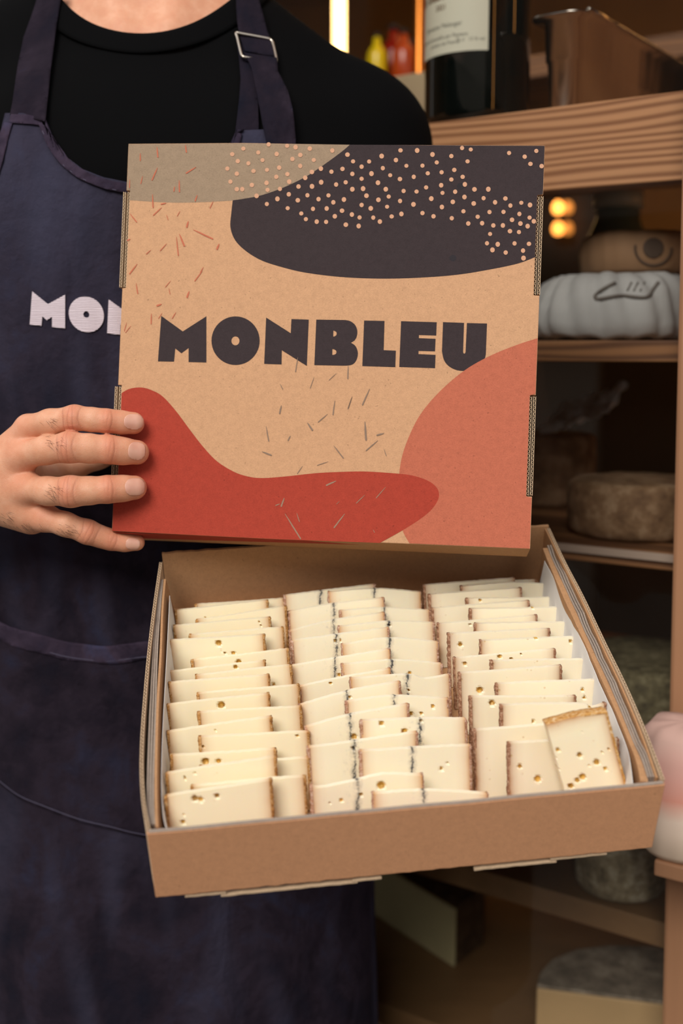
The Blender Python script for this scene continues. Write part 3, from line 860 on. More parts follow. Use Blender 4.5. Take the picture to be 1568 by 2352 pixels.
def column(P, tab, expn=2.5):
    """torso-like column: rows of (z, half width, half depth, centre y)"""
    tab = np.array(tab, np.float32); z = P[..., 2]; zz = tab[:, 0]
    a = np.interp(z, zz, tab[:, 1]); b = np.interp(z, zz, tab[:, 2]); cy = np.interp(z, zz, tab[:, 3])
    q = (np.abs((P[..., 0] - CX) / a) ** expn + np.abs((P[..., 1] - cy) / b) ** expn) ** (1 / expn)
    d = (q - 1) * np.minimum(a, b)
    d = np.maximum(d, zz[0] - z); return np.maximum(d, z - zz[-1]).astype(np.float32)
def mesh_sdf(fn, lo, hi, vox):
    lo, hi = np.array(lo, float), np.array(hi, float)
    n = np.ceil((hi - lo) / vox).astype(int) + 1
    g = [lo[i] + np.arange(n[i]) * vox for i in range(3)]
    arr = np.empty(tuple(n), np.float32)
    for i0 in range(0, n[0], 24):
        X, Y, Z = np.meshgrid(g[0][i0:i0 + 24], g[1], g[2], indexing='ij')
        arr[i0:i0 + 24] = fn(np.stack([X, Y, Z], -1).astype(np.float32))
    arr[0] = arr[-1] = 1; arr[:, 0] = arr[:, -1] = 1; arr[:, :, 0] = arr[:, :, -1] = 1
    vg = openvdb.FloatGrid(1.0); vg.copyFromArray(arr)
    p, t, q = vg.convertToPolygons(isovalue=0.0, adaptivity=0.0)
    p = np.asarray(p) * vox + lo
    f = [tuple(x[::-1]) for x in q] + [tuple(x[::-1]) for x in t]
    return p, f
def relax(v, f, it=2, lam=.5):
    e = set()
    for q in f:
        for a, b in zip(q, q[1:] + q[:1]): e.add((min(a, b), max(a, b)))
    e = np.array(list(e)); v = v.copy(); deg = np.zeros(len(v)); np.add.at(deg, e[:, 0], 1); np.add.at(deg, e[:, 1], 1)
    for _ in range(it):
        s = np.zeros_like(v); np.add.at(s, e[:, 0], v[e[:, 1]]); np.add.at(s, e[:, 1], v[e[:, 0]])
        v += lam * (s / deg[:, None] - v)
    return v
def tree_of(v, f): return BVHTree.FromPolygons([tuple(p) for p in v], f)

TORSO = [(.80, .172, .112, 1.055), (.90, .170, .112, 1.05), (1.00, .160, .108, 1.045), (1.12, .162, .112, 1.045), (1.25, .176, .120, 1.045), (1.35, .184, .118, 1.05), (1.42, .172, .100, 1.06), (1.47, .12, .08, 1.065), (1.52, .07, .06, 1.07)]
SH = {s: np.array([CX + s * .170, 1.065, 1.392 + (.034 if s < 0 else 0)]) for s in (-1, 1)}
EL = {-1: np.array([-.505, .955, 1.075]), 1: np.array([CX + .215, 1.03, 1.10])}
Dl = float((hit(275, 1080, t_l, en_l) - CAM).dot(FWD))
HP = lambda px, py, dz: pt(px, py, Dl + dz)
WR = HP(-48, 1112, .016)
palm_c = tr(.165, .15, H_T + .018)
WL = tr(.215, .03, H_T + .040)
def torso_sd(P):
    d = column(P, TORSO)
    for s in (-1, 1):
        d = smin(d, capsule(P, (CX + s * .055, 1.07, 1.482 + (.016 if s < 0 else 0)), SH[s], .056, .060), .035)
        d = smin(d, capsule(P, SH[s], SH[s] + (EL[s] - SH[s]) * .25, .060, .055), .03)
        d = smin(d, ellipsoid(P, (CX + s * .075, .985, 1.335), (.085, .05, .07)), .05)
    return d
ring_ax = unit([0, -math.sin(math.radians(33)), math.cos(math.radians(33))])
ring_c = np.array([CX, 1.030, 1.548])
RHOLE = .084
def hole_sd(P):
    q = P - ring_c.astype(np.float32); h = q @ ring_ax.astype(np.float32)
    rad = np.sqrt(np.maximum((q * q).sum(-1) - h * h, 0)) - (RHOLE + .005)
    return np.maximum(rad, -.075 - h)
def shirt_sd(P):
    d = torso_sd(P)
    for s in (-1, 1):
        a = SH[s]; b = a + (EL[s] - a) * .62
        sl = capsule(P, a, b, .062, .060)
        ax_ = unit(EL[s] - a).astype(np.float32); cut = (P - b.astype(np.float32)) @ ax_
        d = smin(d, np.maximum(sl, cut), .02)
    d = d - .004 + .0012 * np.sin(P[..., 0] * 60 + P[..., 2] * 45) * np.cos(P[..., 2] * 30)
    return np.maximum(d, -hole_sd(P))
M_SHIRT = Mat('black_jersey', lin(9, 9, 10), .95)
M_SHIRT.bump(M_SHIRT.noise(900, 2, .5), .15, .0005); M_SHIRT.b.inputs['Specular IOR Level'].default_value = .05
person = thing('person', 'person in black t-shirt and dark blue bib apron holding up the lid', 'person', (CX, 1.06, 0))
sv, sf = mesh_sdf(shirt_sd, (-.62, .86, .78), (.20, 1.25, 1.60), .007)
sv = relax(sv, sf, 3)
obj('t_shirt', sv, sf, M_SHIRT.m, person, smooth=True, fix=False)
shirt_t = tree_of(sv, sf)
pv_, pf_ = mesh_sdf(lambda P: torso_sd(P) - .004, (-.40, .86, 1.2), (.10, 1.25, 1.60), .008)
plain_t = tree_of(relax(pv_, pf_, 3), pf_)
def trunk_sd(P):
    d = column(P, TORSO)
    for s in (-1, 1): d = smin(d, ellipsoid(P, (CX + s * .075, .985, 1.335), (.085, .05, .07)), .05)
    return d - .004
uv_, uf_ = mesh_sdf(trunk_sd, (-.40, .86, .8), (.08, 1.22, 1.56), .008)
trunk_t = tree_of(relax(uv_, uf_, 3), uf_)
# --- the body: head, neck, chest and arms in one skin, with the hands at finer resolution
def skin():
    m = Mat('skin', rough=.5)
    base, redc, pale = lin(212, 156, 124), lin(204, 116, 88), lin(218, 166, 136)
    n = m.noise(90, 4, .6)
    c = m.ramp(n, [(.34, lin(207, 148, 116)), (.5, base), (.68, pale)])
    c = m.mix(m.math('MULTIPLY', m.attr('red'), .85, True), c, redc)
    c = m.mix(m.math('MULTIPLY', m.attr('crease'), .45, True), c, lin(150, 84, 62))
    m.color(c)
    v = m.n('ShaderNodeTexVoronoi'); v.inputs['Scale'].default_value = 1400; m.l(m.coords((1, 1, 1.4)), v.inputs['Vector'])
    m.bump(m.math('ADD', v.outputs['Distance'], m.noise(500, 4, .7)), .28, .0004)
    m.b.inputs['Subsurface Weight'].default_value = .25
    m.b.inputs['Subsurface Radius'].default_value = (1, .35, .2)
    m.b.inputs['Subsurface Scale'].default_value = .006
    m.b.inputs['Specular IOR Level'].default_value = .35
    return m.m
M_SKIN = skin()
HC = np.array([CX, 1.035, 1.68])          # head centre
def body_sd(P):
    d = torso_sd(P) + .004
    d = smin(d, capsule(P, (CX, 1.075, 1.44), (CX, 1.055, 1.62), .060, .056), .03)
    for s in (-1, 1):     # tendons of the neck and collar bones
        d = smin(d, capsule(P, (CX + s * .018, .995, 1.475), (CX + s * .055, 1.065, 1.60), .010, .012), .016)
        d = smin(d, capsule(P, SH[s], EL[s], .050, .042), .02)
    h = smin(ellipsoid(P, HC + [0, .012, .03], (.075, .095, .095)), ellipsoid(P, HC + [0, -.022, -.05], (.058, .068, .068)), .03)
    h = smin(h, capsule(P, HC + [0, -.085, .01], HC + [0, -.108, -.022], .009, .014), .012)     # nose
    h = smin(h, capsule(P, HC + [-.022, -.082, -.052], HC + [.022, -.082, -.052], .009, .009), .010)  # lips
    h = smin(h, capsule(P, HC + [-.04, -.068, .028], HC + [.04, -.068, .028], .014, .014), .02)   # brow
    for s in (-1, 1):
        h = smin(h, ellipsoid(P, HC + [s * .076, .012, -.005], (.008, .018, .032)), .006)
        h = smin(h, capsule(P, HC + [s * .019, -.078, .019], HC + [s * .044, -.072, .017], .006, .005), .006)
        h = smin(h, capsule(P, HC + [s * .020, -.078, -.004], HC + [s * .043, -.073, -.003], .005, .004), .006)
        h = smin(h, capsule(P, HC + [s * .045, -.058, -.022], HC + [s * .03, -.07, -.03], .014, .012), .015)
    d = smin(d, h, .02)
    # forearms
    d = smin(d, capsule(P, EL[-1], WR + unit(EL[-1] - WR) * .05, .042, .030), .02)
    d = smin(d, capsule(P, EL[1], WL, .042, .028), .02)
    return np.maximum(d, 1.0 - P[..., 2] if False else d)
def hand_sd(P, mcs, fingers, extra, kp=.012, kf=.006):
    d = None
    for a, ra, b, rb in mcs:
        e = capsule(P, a, b, ra, rb); d = e if d is None else smin(d, e, kp)
    for a, ra, b, rb in extra: d = smin(d, capsule(P, a, b, ra, rb), kp)
    fd = None
    for fg in fingers:
        e = chain(P, fg, .004); fd = e if fd is None else smin(fd, e, .0012)
    return smin(d, fd, kf)
s_ = Dl / F
def R(rpx): return rpx * s_
FING = {
 'index': [(66, 983, -.006, 30), (115, 970, -.016, 28.5), (172, 960, -.022, 27.5), (212, 964, -.021, 25.5), (245, 967, -.019, 25.5), (275, 970, -.015, 25), (306, 972, -.0110, 25.3)],
 'middle': [(52, 1046, -.007, 33), (105, 1034, -.020, 31), (160, 1027, -.026, 33.5), (205, 1030, -.024, 31), (250, 1032, -.021, 30.5), (280, 1036, -.017, 29), (314, 1039, -.0122, 28)],
 'ring': [(62, 1122, -.005, 32), (110, 1128, -.018, 31), (163, 1129, -.024, 34), (205, 1127, -.022, 30), (248, 1124, -.020, 29.5), (280, 1122, -.016, 28), (309, 1120, -.0120, 27.5)],
 'little': [(104, 1190, -.001, 29), (150, 1204, -.004, 26.5), (202, 1222, .001, 27), (232, 1233, .005, 23.5), (256, 1240, .008, 22.5), (285, 1245, .010, 20.5), (313, 1246, .012, 19.5)]}
fingers = [[(HP(x, y, z), R(r)) for x, y, z, r in FING[k]] for k in ('index', 'middle', 'ring', 'little')]
thumb = [(HP(30, 1100, .036), R(40)), (HP(112, 1090, .050), R(34)), (HP(170, 1074, .062), R(28)), (HP(225, 1050, .066), R(27)), (HP(270, 1038, .064), R(24))]
mc = [(HP(-40, 1092, .014), R(44), HP(66, 985, -.002), R(30)), (HP(-40, 1102, .010), R(46), HP(54, 1047, -.004), R(33)),
      (HP(-40, 1122, .010), R(46), HP(64, 1122, -.002), R(33)), (HP(-40, 1138, .014), R(46), HP(102, 1188, .002), R(30))]
ext = [(HP(-30, 1105, .030), R(42), HP(60, 1095, .030), R(40)), (HP(-30, 1150, .022), R(44), HP(72, 1190, .014), R(37)),
       (HP(-45, 1088, .015), R(46), WR + unit(EL[-1] - WR) * .09 + np.array([0, 0, .010]), .030), (HP(-45, 1138, .015), R(46), WR + unit(EL[-1] - WR) * .09 - np.array([0, 0, .010]), .030)]
def rhand(P):
    return smin(hand_sd(P, mc, fingers, ext), chain(P, thumb, .006), .007)
lo = HP(-190, 1330, -.06); hi = HP(365, 900, .09)
lo_ = np.minimum(lo, hi); hi_ = np.maximum(lo, hi); lo_[0] = -.345
hv, hf = mesh_sdf(rhand, lo_ - .01, hi_ + .01, .00085)
hv = relax(hv, hf, 3, .45)
# creases and redness
red = np.zeros(len(hv)); crease = np.zeros(len(hv)); disp = np.zeros((len(hv), 3))
for k, fg in zip(('index', 'middle', 'ring', 'little'), fingers):
    pts_ = [p for p, r in fg]
    for j, offs, rad in ((2, (-.0062, -.0042, -.0016, .0012, .0036, .0060), fg[2][1]), (4, (-.0026, -.0002, .0022), fg[4][1])):
        c0_ = pts_[j]; tdir = unit(pts_[j + 1] - pts_[j - 1]); q = hv - c0_; s = q @ tdir
        lat = q - s[:, None] * tdir; dist = np.linalg.norm(lat, axis=1)
        front = np.clip(-(lat @ FWD) / rad + .35, 0, 1)
        near = (dist < rad * 1.45) & (np.abs(s) < .013)
        for oi, o_ in enumerate(offs):
            wob = .0007 * np.sin(lat @ UPV / rad * 2.4 + oi * 1.9 + j)
            gk = np.exp(-((s - o_ - wob) / .00055) ** 2) * near * front * (.6 + .4 * math.sin(oi * 2.3 + j))
            gk *= np.clip(1.15 - np.abs(lat @ UPV) / rad * (.55 + .25 * math.sin(oi * 1.7)), 0, 1)
            crease += gk
            disp += (-.00030 * gk)[:, None] * unit(-FWD)
        red += .55 * np.exp(-(s / .0075) ** 2) * (dist < rad * 1.5) * front
        disp += (.0006 * np.exp(-(s / .006) ** 2) * near * front)[:, None] * (-FWD)
    tip = pts_[-1]; red += .55 * np.exp(-(np.linalg.norm(hv - tip, axis=1) / .012) ** 2)
    red += .40 * np.exp(-(np.linalg.norm(hv - pts_[0], axis=1) / .014) ** 2)
red = np.clip(red, 0, 1)
hv = hv + disp
hand_t = tree_of(hv, hf)
bv, bf = mesh_sdf(body_sd, (-.60, .78, .84), (.16, 1.24, 1.84), .0075)
bv = relax(bv, bf, 2)
# left hand spread under the tray
def LP(x, y, z): return tr(x, y, H_T + .003 + z)
lf = []
for k, (dx, ln) in enumerate(((-.030, .078), (-.009, .086), (.012, .080), (.032, .062))):
    b0 = LP(.165 + dx, .118, .016); lf.append([(b0, .0098), (LP(.165 + dx * 1.15, .118 + ln * .45, .0125), .0092), (LP(.165 + dx * 1.25, .118 + ln * .78, .0100), .0085), (LP(.165 + dx * 1.3, .118 + ln, .0095), .0078)])
lmc = [(LP(.185, .045, .026), .020, lf[k][0][0], .0125) for k in range(4)]
lth = [(LP(.165, .062, .020), .016), (LP(.118, .092, .016), .013), (LP(.095, .115, .0125), .011), (LP(.082, .135, .0115), .0095)]
lext = [(LP(.190, .040, .030), .026, WL, .028), (WL, .028, WL + unit(EL[1] - WL) * .05, .030)]
def lhand(P): return smin(hand_sd(P, lmc, lf, lext), chain(P, lth, .006), .008)
allp = np.array([p for fg in lf for p, r in fg] + [p for p, r in lth] + [WL, WL + unit(EL[1] - WL) * .05])
lv, lf_ = mesh_sdf(lhand, allp.min(0) - .045, allp.max(0) + .045, .0018)
lv = relax(lv, lf_, 2)
allv = np.concatenate([bv, hv, lv]); n1, n2 = len(bv), len(bv) + len(hv)
allf = list(bf) + [tuple(i + n1 for i in q) for q in hf] + [tuple(i + n2 for i in q) for q in lf_]
body = obj('body', allv, allf, M_SKIN, person, smooth=True, fix=False,
           attrs={'red': np.concatenate([np.full(n1, .10), red, np.zeros(len(lv))]), 'crease': np.concatenate([np.zeros(n1), crease, np.zeros(len(lv))])})

def patch(name, outline, tree, mat, parent, off=.002, th=.001, step=8, offfn=None, fall=1.0, smooth=True, holes=(), attrs=None):
    """cloth or inlay lying on a surface: an outline seen from the camera side, dropped onto the real surface"""
    vv, ff = tri_fill(outline, holes, step)
    top, bot, ok = {}, {}, True
    for x, y in vv:
        d = V(ray(x, y)).normalized(); r = tree.ray_cast(V(CAM), d)
        if r[0] is None:
            r = tree.find_nearest(V(pt(x, y, fall)))
        p = np.array(r[0]); nrm = np.array(r[1])
        if nrm.dot(np.array(d)) > 0: nrm = -nrm
        nrm = unit(nrm * .5 - np.array(d) * .5)
        o_ = off + (offfn(x, y) if offfn else 0)
        top[(x, y)] = p + nrm * (o_ + th); bot[(x, y)] = p + nrm * o_
    vs2, fs2 = solid2d(vv, ff, lambda x, y: top[(x, y)], lambda x, y: bot[(x, y)])
    return obj(name, vs2, fs2, mat, parent, smooth=smooth)
M_NAIL = Mat('nail', lin(222, 172, 158), .3); M_NAIL.color(M_NAIL.ramp(M_NAIL.noise(90, 2, .5), [(.35, lin(212, 154, 134)), (.65, lin(222, 168, 148))]))
M_NAIL.b.inputs['Subsurface Weight'].default_value = .15; M_NAIL.b.inputs['Subsurface Scale'].default_value = .003
for cx_, cy_, rx, ry, tl in ((307, 969, 22.5, 17.5, .06), (314, 1036, 20, 20.5, .1), (310, 1118.5, 23, 20, -.02), (305, 1249.5, 16.5, 13.5, .1)):
    ol = []
    for k in range(36):
        a = 2 * math.pi * k / 36; ca, sa = math.cos(a), math.sin(a); ex_ = 2.6
        x = math.copysign(abs(ca) ** (2 / ex_), ca) * rx; y = math.copysign(abs(sa) ** (2 / ex_), sa) * ry
        ol.append((cx_ + x * math.cos(tl) - y * math.sin(tl), cy_ + x * math.sin(tl) + y * math.cos(tl)))
    patch('fingernail', ol, hand_t, M_NAIL.m, body, off=.00002, th=.00035, step=3.0,
          offfn=lambda x, y: .00030 * (1 - min(1, ((x - cx_) / rx) ** 2 * .8 + ((y - cy_) / ry) ** 2)))
# fine dark hairs on the back of the hand
mb = MB(); rh = random.Random(3)
for cx_, cy_, sx_, sy_, n_ in ((116, 1018, 20, 12, 26), (118, 1130, 16, 14, 34), (150, 1218, 22, 10, 26), (60, 1212, 30, 10, 30), (14, 1190, 16, 18, 22), (112, 968, 22, 8, 14)):
    for _ in range(n_):
        x, y = rh.gauss(cx_, sx_ * .6), rh.gauss(cy_, sy_ * .6)
        r = hand_t.ray_cast(V(CAM), V(ray(x, y)).normalized())
        if not r[0]: continue
        p = np.array(r[0]); nn = np.array(r[1]); nn = nn if nn.dot(CAM - p) > 0 else -nn
        t = unit(RGT * rh.uniform(.6, 1) - UPV * rh.uniform(-.1, .9)); t = unit(t - nn * t.dot(nn)); L_ = rh.uniform(.003, .006)
        mb.tube([p, p + t * L_ * .5 + nn * .0006, p + t * L_ + nn * .0004 - UPV * L_ * .15], [.00007, .00006, .00002], 3)
hh_ = mb.build('fine_hair', Mat('dark_hair', lin(60, 40, 28), .6).m, body); hh_['kind'] = 'stuff'
# hair, eyes
M_HAIR = Mat('hair', lin(52, 36, 26), .7).m
hvv, hff = mesh_sdf(lambda P: np.maximum(np.maximum(ellipsoid(P, HC + [0, .018, .035], (.083, .103, .102)), -(ellipsoid(P, HC + [0, -.07, -.02], (.075, .075, .085)))), (HC[2] - .045) - P[..., 2] - 0), HC - .14, HC + .16, .004)
obj('hair', relax(hvv, hff, 2), hff, M_HAIR, person, smooth=True, fix=False)
M_EYE = Mat('eye_white', lin(205, 196, 188), .25).m; M_IRIS = Mat('brown_iris', lin(54, 36, 24), .2).m; M_LIP = Mat('lips', lin(176, 104, 88), .5).m
for s in (-1, 1):
    MB().lathe(HC + [s * .031, -.0715, .0075], [(.0001, -.0100), (.005, -.0086), (.0088, -.0045), (.0100, 0), (.0088, .0045), (.005, .0086), (.0001, .0100)], 20).build('eye', M_EYE, person, smooth=True)
    MB().lathe(HC + [s * .031, -.0812, .0075], [(.0001, -.0012), (.0030, -.0010), (.0046, 0), (.0030, .0010), (.0001, .0012)], 20, ax=(0, 1, 0)).build('iris', M_IRIS, person, smooth=True)
    MB().tube([HC + [s * .014, -.089, .033], HC + [s * .030, -.090, .039], HC + [s * .047, -.078, .035]], [.0028, .0034, .0018], 8).build('eyebrow', M_HAIR, person, smooth=True)
MB().tube([HC + [-.021, -.088, -.052], HC + [-.008, -.0935, -.0505], HC + [.008, -.0935, -.0505], HC + [.021, -.088, -.052]], [.0015, .0038, .0038, .0015], 8).build('lips', M_LIP, person, smooth=True)
# trousers and shoes (below the frame, so the figure stands on the ground)
M_TRS = Mat('dark_trousers', lin(30, 30, 36), .9).m
def trs(P):
    d = column(P, [(.78, .172, .115, 1.06), (.90, .174, .116, 1.055), (1.0, .164, .112, 1.05)])
    for s in (-1, 1): d = smin(d, chain(P, [(np.array([CX + s * .085, 1.06, .84]), .092), (np.array([CX + s * .095, 1.05, .48]), .066), (np.array([CX + s * .10, 1.07, .10]), .058)], .01), .02)
    return np.maximum(d, .07 - P[..., 2])
tv, tf = mesh_sdf(trs, (CX - .24, .86, .05), (CX + .24, 1.26, 1.02), .010)
obj('trousers', relax(tv, tf, 2), tf, M_TRS, person, smooth=True, fix=False)
for s in (-1, 1):
    qv, qf = mesh_sdf(lambda P: np.maximum(smin(capsule(P, (CX + s * .10, 1.09, .05), (CX + s * .11, .92, .038), .052, .046), capsule(P, (CX + s * .10, 1.08, .05), (CX + s * .10, 1.08, .11), .05, .055), .02), .0 - P[..., 2]),
                      (CX + s * .105 - .09, .84, -.01), (CX + s * .105 + .09, 1.18, .2), .007)
    obj('shoe', relax(qv, qf, 2), qf, M_SHIRT.m, person, smooth=True, fix=False)

# --- the apron
def denim(name, k=.57, seedv=0):
    m = Mat(name, rough=.88)
    n1 = m.noise(9, 5, .62, (1, 1, .8), 1.2)
    n2 = m.noise(40, 4, .6)
    f = m.math('ADD', m.math('MULTIPLY', n1, .72), m.math('MULTIPLY', n2, .28))
    q = lambda r, g, b: lin(r * k, g * k, b * k)
    c = m.ramp(f, [(.34, q(36, 37, 58)), (.46, q(58, 47, 64)), (.54, q(76, 62, 80)), (.66, q(76, 78, 112))])
    w = m.n('ShaderNodeTexWave'); w.inputs['Scale'].default_value = 420; w.inputs['Distortion'].default_value = 1.5
    mp = m.coords((1, 1, 1)); rot = m.n('ShaderNodeMapping'); rot.inputs['Rotation'].default_value = (0, .7, 0)
    m.l(mp, rot.inputs[0]); m.l(rot.outputs[0], w.inputs['Vector'])
    c = m.mix(m.math('MULTIPLY', w.outputs['Fac'], .16), c, q(96, 94, 116))
    wear_light = m.ramp(m.math('MULTIPLY', m.attr('wear_light'), 1.0), [(0, 0.0), (1, 1.0)])
    c = m.mix(m.math('MULTIPLY', wear_light, .75, True), c, q(124, 124, 160))
    m.color(c)
    m.bump(m.math('ADD', m.math('MULTIPLY', w.outputs['Fac'], .12), m.math('ADD', m.math('MULTIPLY', m.noise(70, 5, .6), 1.0), m.math('MULTIPLY', m.noise(16, 3, .5, (1, 1, .6), .8), 3.5))), .8, .0035)
    m.b.inputs['Specular IOR Level'].default_value = .06
    return m.m
M_DENIM = denim('washed_navy_cotton')
M_HEM = denim('worn_hem_cotton', .84)
M_STITCH = Mat('navy_thread', lin(70, 66, 86), .8).m
def offz(px, py, dep=.94):
    p = pt(px, py, dep); return p[0] - CX, p[2]
top = []
NR = [(380, 423), (430, 414), (470, 398), (505, 370), (524, 335), (532, 304), (600, 300), (652, 304), (664, 345), (676, 400), (700, 480)]
NL = [(25, 262), (68, 263), (110, 275), (120, 300), (134, 330), (158, 362), (195, 390), (245, 410), (292, 420), (335, 424)]
left = [offz(*q) for q in NL]
side_l = [(-95, 1.00), (-88, 1.06), (-76, 1.14), (-64, 1.22), (-55, 1.30), (-49, 1.36)]
def az(px, py):
    r = plain_t.ray_cast(V(CAM), V(ray(px, py)).normalized())[0]
    return math.degrees(math.atan2(r.x - CX, CYB - r.y)), r.z
side_l = [(-95, .98), (-86, 1.04), (-78, 1.10), (-70, 1.17)]
side_px = [az(-40, 560), az(-22, 480), az(-4, 400), az(8, 340), az(17, 300)]
side_l = [q for q in side_l if q[1] < side_px[0][1] - .02 and q[0] < side_px[0][0]] + side_px
pl = side_l + [az(*q) for q in NL]
full = pl + [az(*q) for q in NR] + [(58, 1.24), (70, 1.17), (78, 1.10), (86, 1.04), (95, .98)]
print('apron top', [(round(p[0]), round(p[1], 3)) for p in pl])
# resample by angle+height length
arr = np.array(full); sg = np.hypot(np.diff(arr[:, 0]) * .002, np.diff(arr[:, 1])); cu = np.concatenate([[0], np.cumsum(sg)]); NU = 260
uu = np.linspace(0, cu[-1], NU + 1); tphi = np.interp(uu, cu, arr[:, 0]); tz = np.interp(uu, cu, arr[:, 1])
ZB = .47
def ap_radius(phi, z):
    d = V((math.sin(phi), -math.cos(phi), 0))
    r = trunk_t.ray_cast(V((CX, CYB, z)), d)
    rr = (r[0] - V((CX, CYB, z))).length if r[0] else 0
    t = min(1, max(0, (1.06 - z) / .22)); a = .168 + .024 * t + .010 * max(0, .8 - z); b = .118 + .012 * t + .02 * max(0, .85 - z)
    e = 1 / ((abs(math.sin(phi) / a) ** 2.3 + abs(math.cos(phi) / b) ** 2.3) ** (1 / 2.3))
    if z < 1.06: rr = min(rr, .2) if z > .8 else 0
    return max(rr + .0035, e if z < 1.12 else 0)
zg = np.linspace(ZB, 1.44, 80); pg = np.radians(np.linspace(-104, 104, 90))
RG = np.array([[ap_radius(p, z) for p in pg] for z in zg])
for _ in range(3):
    Q = RG.copy(); Q[1:-1] = np.maximum(RG[1:-1], (RG[2:] + RG[:-2]) / 2 * .5 + RG[1:-1] * .5); RG = Q
def rad_at(phi, z):
    fi = np.interp(z, zg, np.arange(len(zg))); fj = np.interp(phi, pg, np.arange(len(pg)))
    i = np.minimum(fi.astype(int), len(zg) - 2); j = np.minimum(fj.astype(int), len(pg) - 2); a = fi - i; b = fj - j
    return RG[i, j] * (1 - a) * (1 - b) + RG[i + 1, j] * a * (1 - b) + RG[i, j + 1] * (1 - a) * b + RG[i + 1, j + 1] * a * b
KA = .17
outl = [(math.radians(p) * KA, z) for p, z in full]
outl = [(math.radians(-102) * KA, ZB), (math.radians(-101) * KA, .80)] + outl + [(math.radians(101) * KA, .80), (math.radians(102) * KA, ZB)]
vv, front_faces = tri_fill(outl, (), .0042)
QX = np.array([q[0] for q in vv]) / KA; QZ = np.array([q[1] for q in vv])
RR = rad_at(QX, QZ); wear_light = np.zeros(len(vv))
for i, (p, z) in enumerate(zip(QX, QZ)):
    p = float(p); z = float(z)
    n = noise.noise(V((p * 3.0, z * 9.0 + p, 1.3))) * .0034 + noise.noise(V((p * 7.0, z * 4.0 + p, 5.3))) * .0042 * min(1, max(.25, (z - 1.05) / .15))
    n += noise.noise(V((p * 9, z * 9 + p * 3, 4.1))) * .0010 * (1 if z > 1.0 else .4)
    n += .004 * noise.noise(V((p * 3.2 + z * 2.0, z * 1.2, 8.0))) * min(1, max(0, (1.15 - z) / .3))
    for a0, z0, sl, am in ((-.9, .93, .34, .0034), (-.75, .99, .30, .0028), (-.2, .86, .42, .0022)):
        dd = (z - z0) + (p - a0) * sl * .35
        n += am * math.exp(-(dd / .009) ** 2) * math.exp(-((p - a0 - .45) / .5) ** 2)
    RR[i] += n + .003
    wear_light[i] = max(0, noise.noise(V((p * 6, z * 8, 2.0)))) * .7 + .5 * min(1, max(0, (z - 1.08) / .25))  # patchy wear, plus the bib lightened with height to copy the light falloff
av = np.stack([CX + RR * np.sin(QX), CYB - RR * np.cos(QX), QZ], -1)
av2 = np.stack([CX + (RR - .0012) * np.sin(QX), CYB - (RR - .0012) * np.cos(QX), QZ], -1)
key_ = {q: k for k, q in enumerate(vv)}
vs9, fs9 = solid2d(vv, front_faces, lambda *q: av[key_[q]], lambda *q: av2[key_[q]])
apron = obj('apron', vs9, fs9, M_DENIM, person, smooth=True, attrs={'wear_light': np.concatenate([wear_light, wear_light])})
apron_t = tree_of(av, front_faces)
# neckline hem, pocket with its hem, seams, embroidery
nl = [tuple(p) for p in smooth_curve(NL[2:], 5)]
nl_r = [tuple(p) for p in smooth_curve([(335, 424)] + NR[:6], 5)][1:]
neck_line = nl + nl_r
def offset_line(l, d):
    out = []
    for i, p in enumerate(l):
        a = np.array(l[max(i - 1, 0)]); b = np.array(l[min(i + 1, len(l) - 1)]); t = unit(b - a); out.append((p[0] - t[1] * d, p[1] + t[0] * d))
    return out
pk = lambda x, y: .0016 * noise.noise(V((x * .10, y * .07, 0)))
patch('hem', offset_line(neck_line, 2.5) + offset_line(neck_line, 24)[::-1], apron_t, M_HEM, apron, off=.0010, th=.0016, step=7, offfn=pk, fall=.93)
sel = [(27, 264), (66, 265), (108, 277), (112, 292), (66, 286), (21, 284)]
patch('hem', sel, apron_t, M_HEM, apron, off=.0004, th=.0016, step=6, fall=.93)
sel = [(29, 285), (19, 320), (8, 370), (-20, 460), (-38, 458), (-12, 370), (0, 310), (12, 283)]
patch('hem', sel, apron_t, M_HEM, apron, off=.0003, th=.0016, step=7, offfn=pk, fall=.93)
ptop = [tuple(p) for p in smooth_curve([(-70, 1385), (-25, 1402), (10, 1424), (45, 1441), (95, 1455), (150, 1470), (205, 1478), (245, 1481), (290, 1476), (345, 1470), (500, 1462), (700, 1466), (850, 1450)], 5)]
pbot = [tuple(p) for p in smooth_curve([(-70, 1745), (0, 1800), (45, 1833), (105, 1858), (180, 1886), (250, 1903), (330, 1922), (500, 1945), (700, 1950), (850, 1940)], 4)]
sag = lambda x, y: .0075 * max(0, 1 - (y - 1400) / 180) + .0012 * noise.noise(V((x * .012, y * .012, 3)))
patch('pocket', ptop + pbot[::-1], apron_t, M_DENIM, apron, off=.0008, th=.0014, step=13, offfn=sag, fall=1.0)
patch('hem', ptop + [(x, y + 42 + 2 * math.sin(x * .05)) for x, y in ptop[::-1]], apron_t, M_HEM, apron, off=.0018, th=.0016, step=9,
      offfn=lambda x, y: sag(x, y) + .0006 * noise.noise(V((x * .06, y * .03, 7))), fall=1.0)
def seam(line, off_fn=lambda x, y: 0, base=.003, w=1.2, name='seam', tree=apron_t):
    P = []
    for x, y in line:
        r = tree.ray_cast(V(CAM), V(ray(x, y)).normalized())
        if r[0]: P.append(np.array(r[0]) - unit(ray(x, y)) * (base + off_fn(x, y)))
    MB().tube(P, w * .94 / F, 5).build(name, M_STITCH, apron, smooth=True)
seam([(x, y + 38) for x, y in ptop], sag, .0036, 1.3)
seam(offset_line(neck_line, 21), base=.0022, w=1.1)
seam([(x, y - 5) for x, y in pbot], sag, .0026, 1.2)
M_EMB = Mat('embroidery_thread', lin(226, 212, 220), .75)
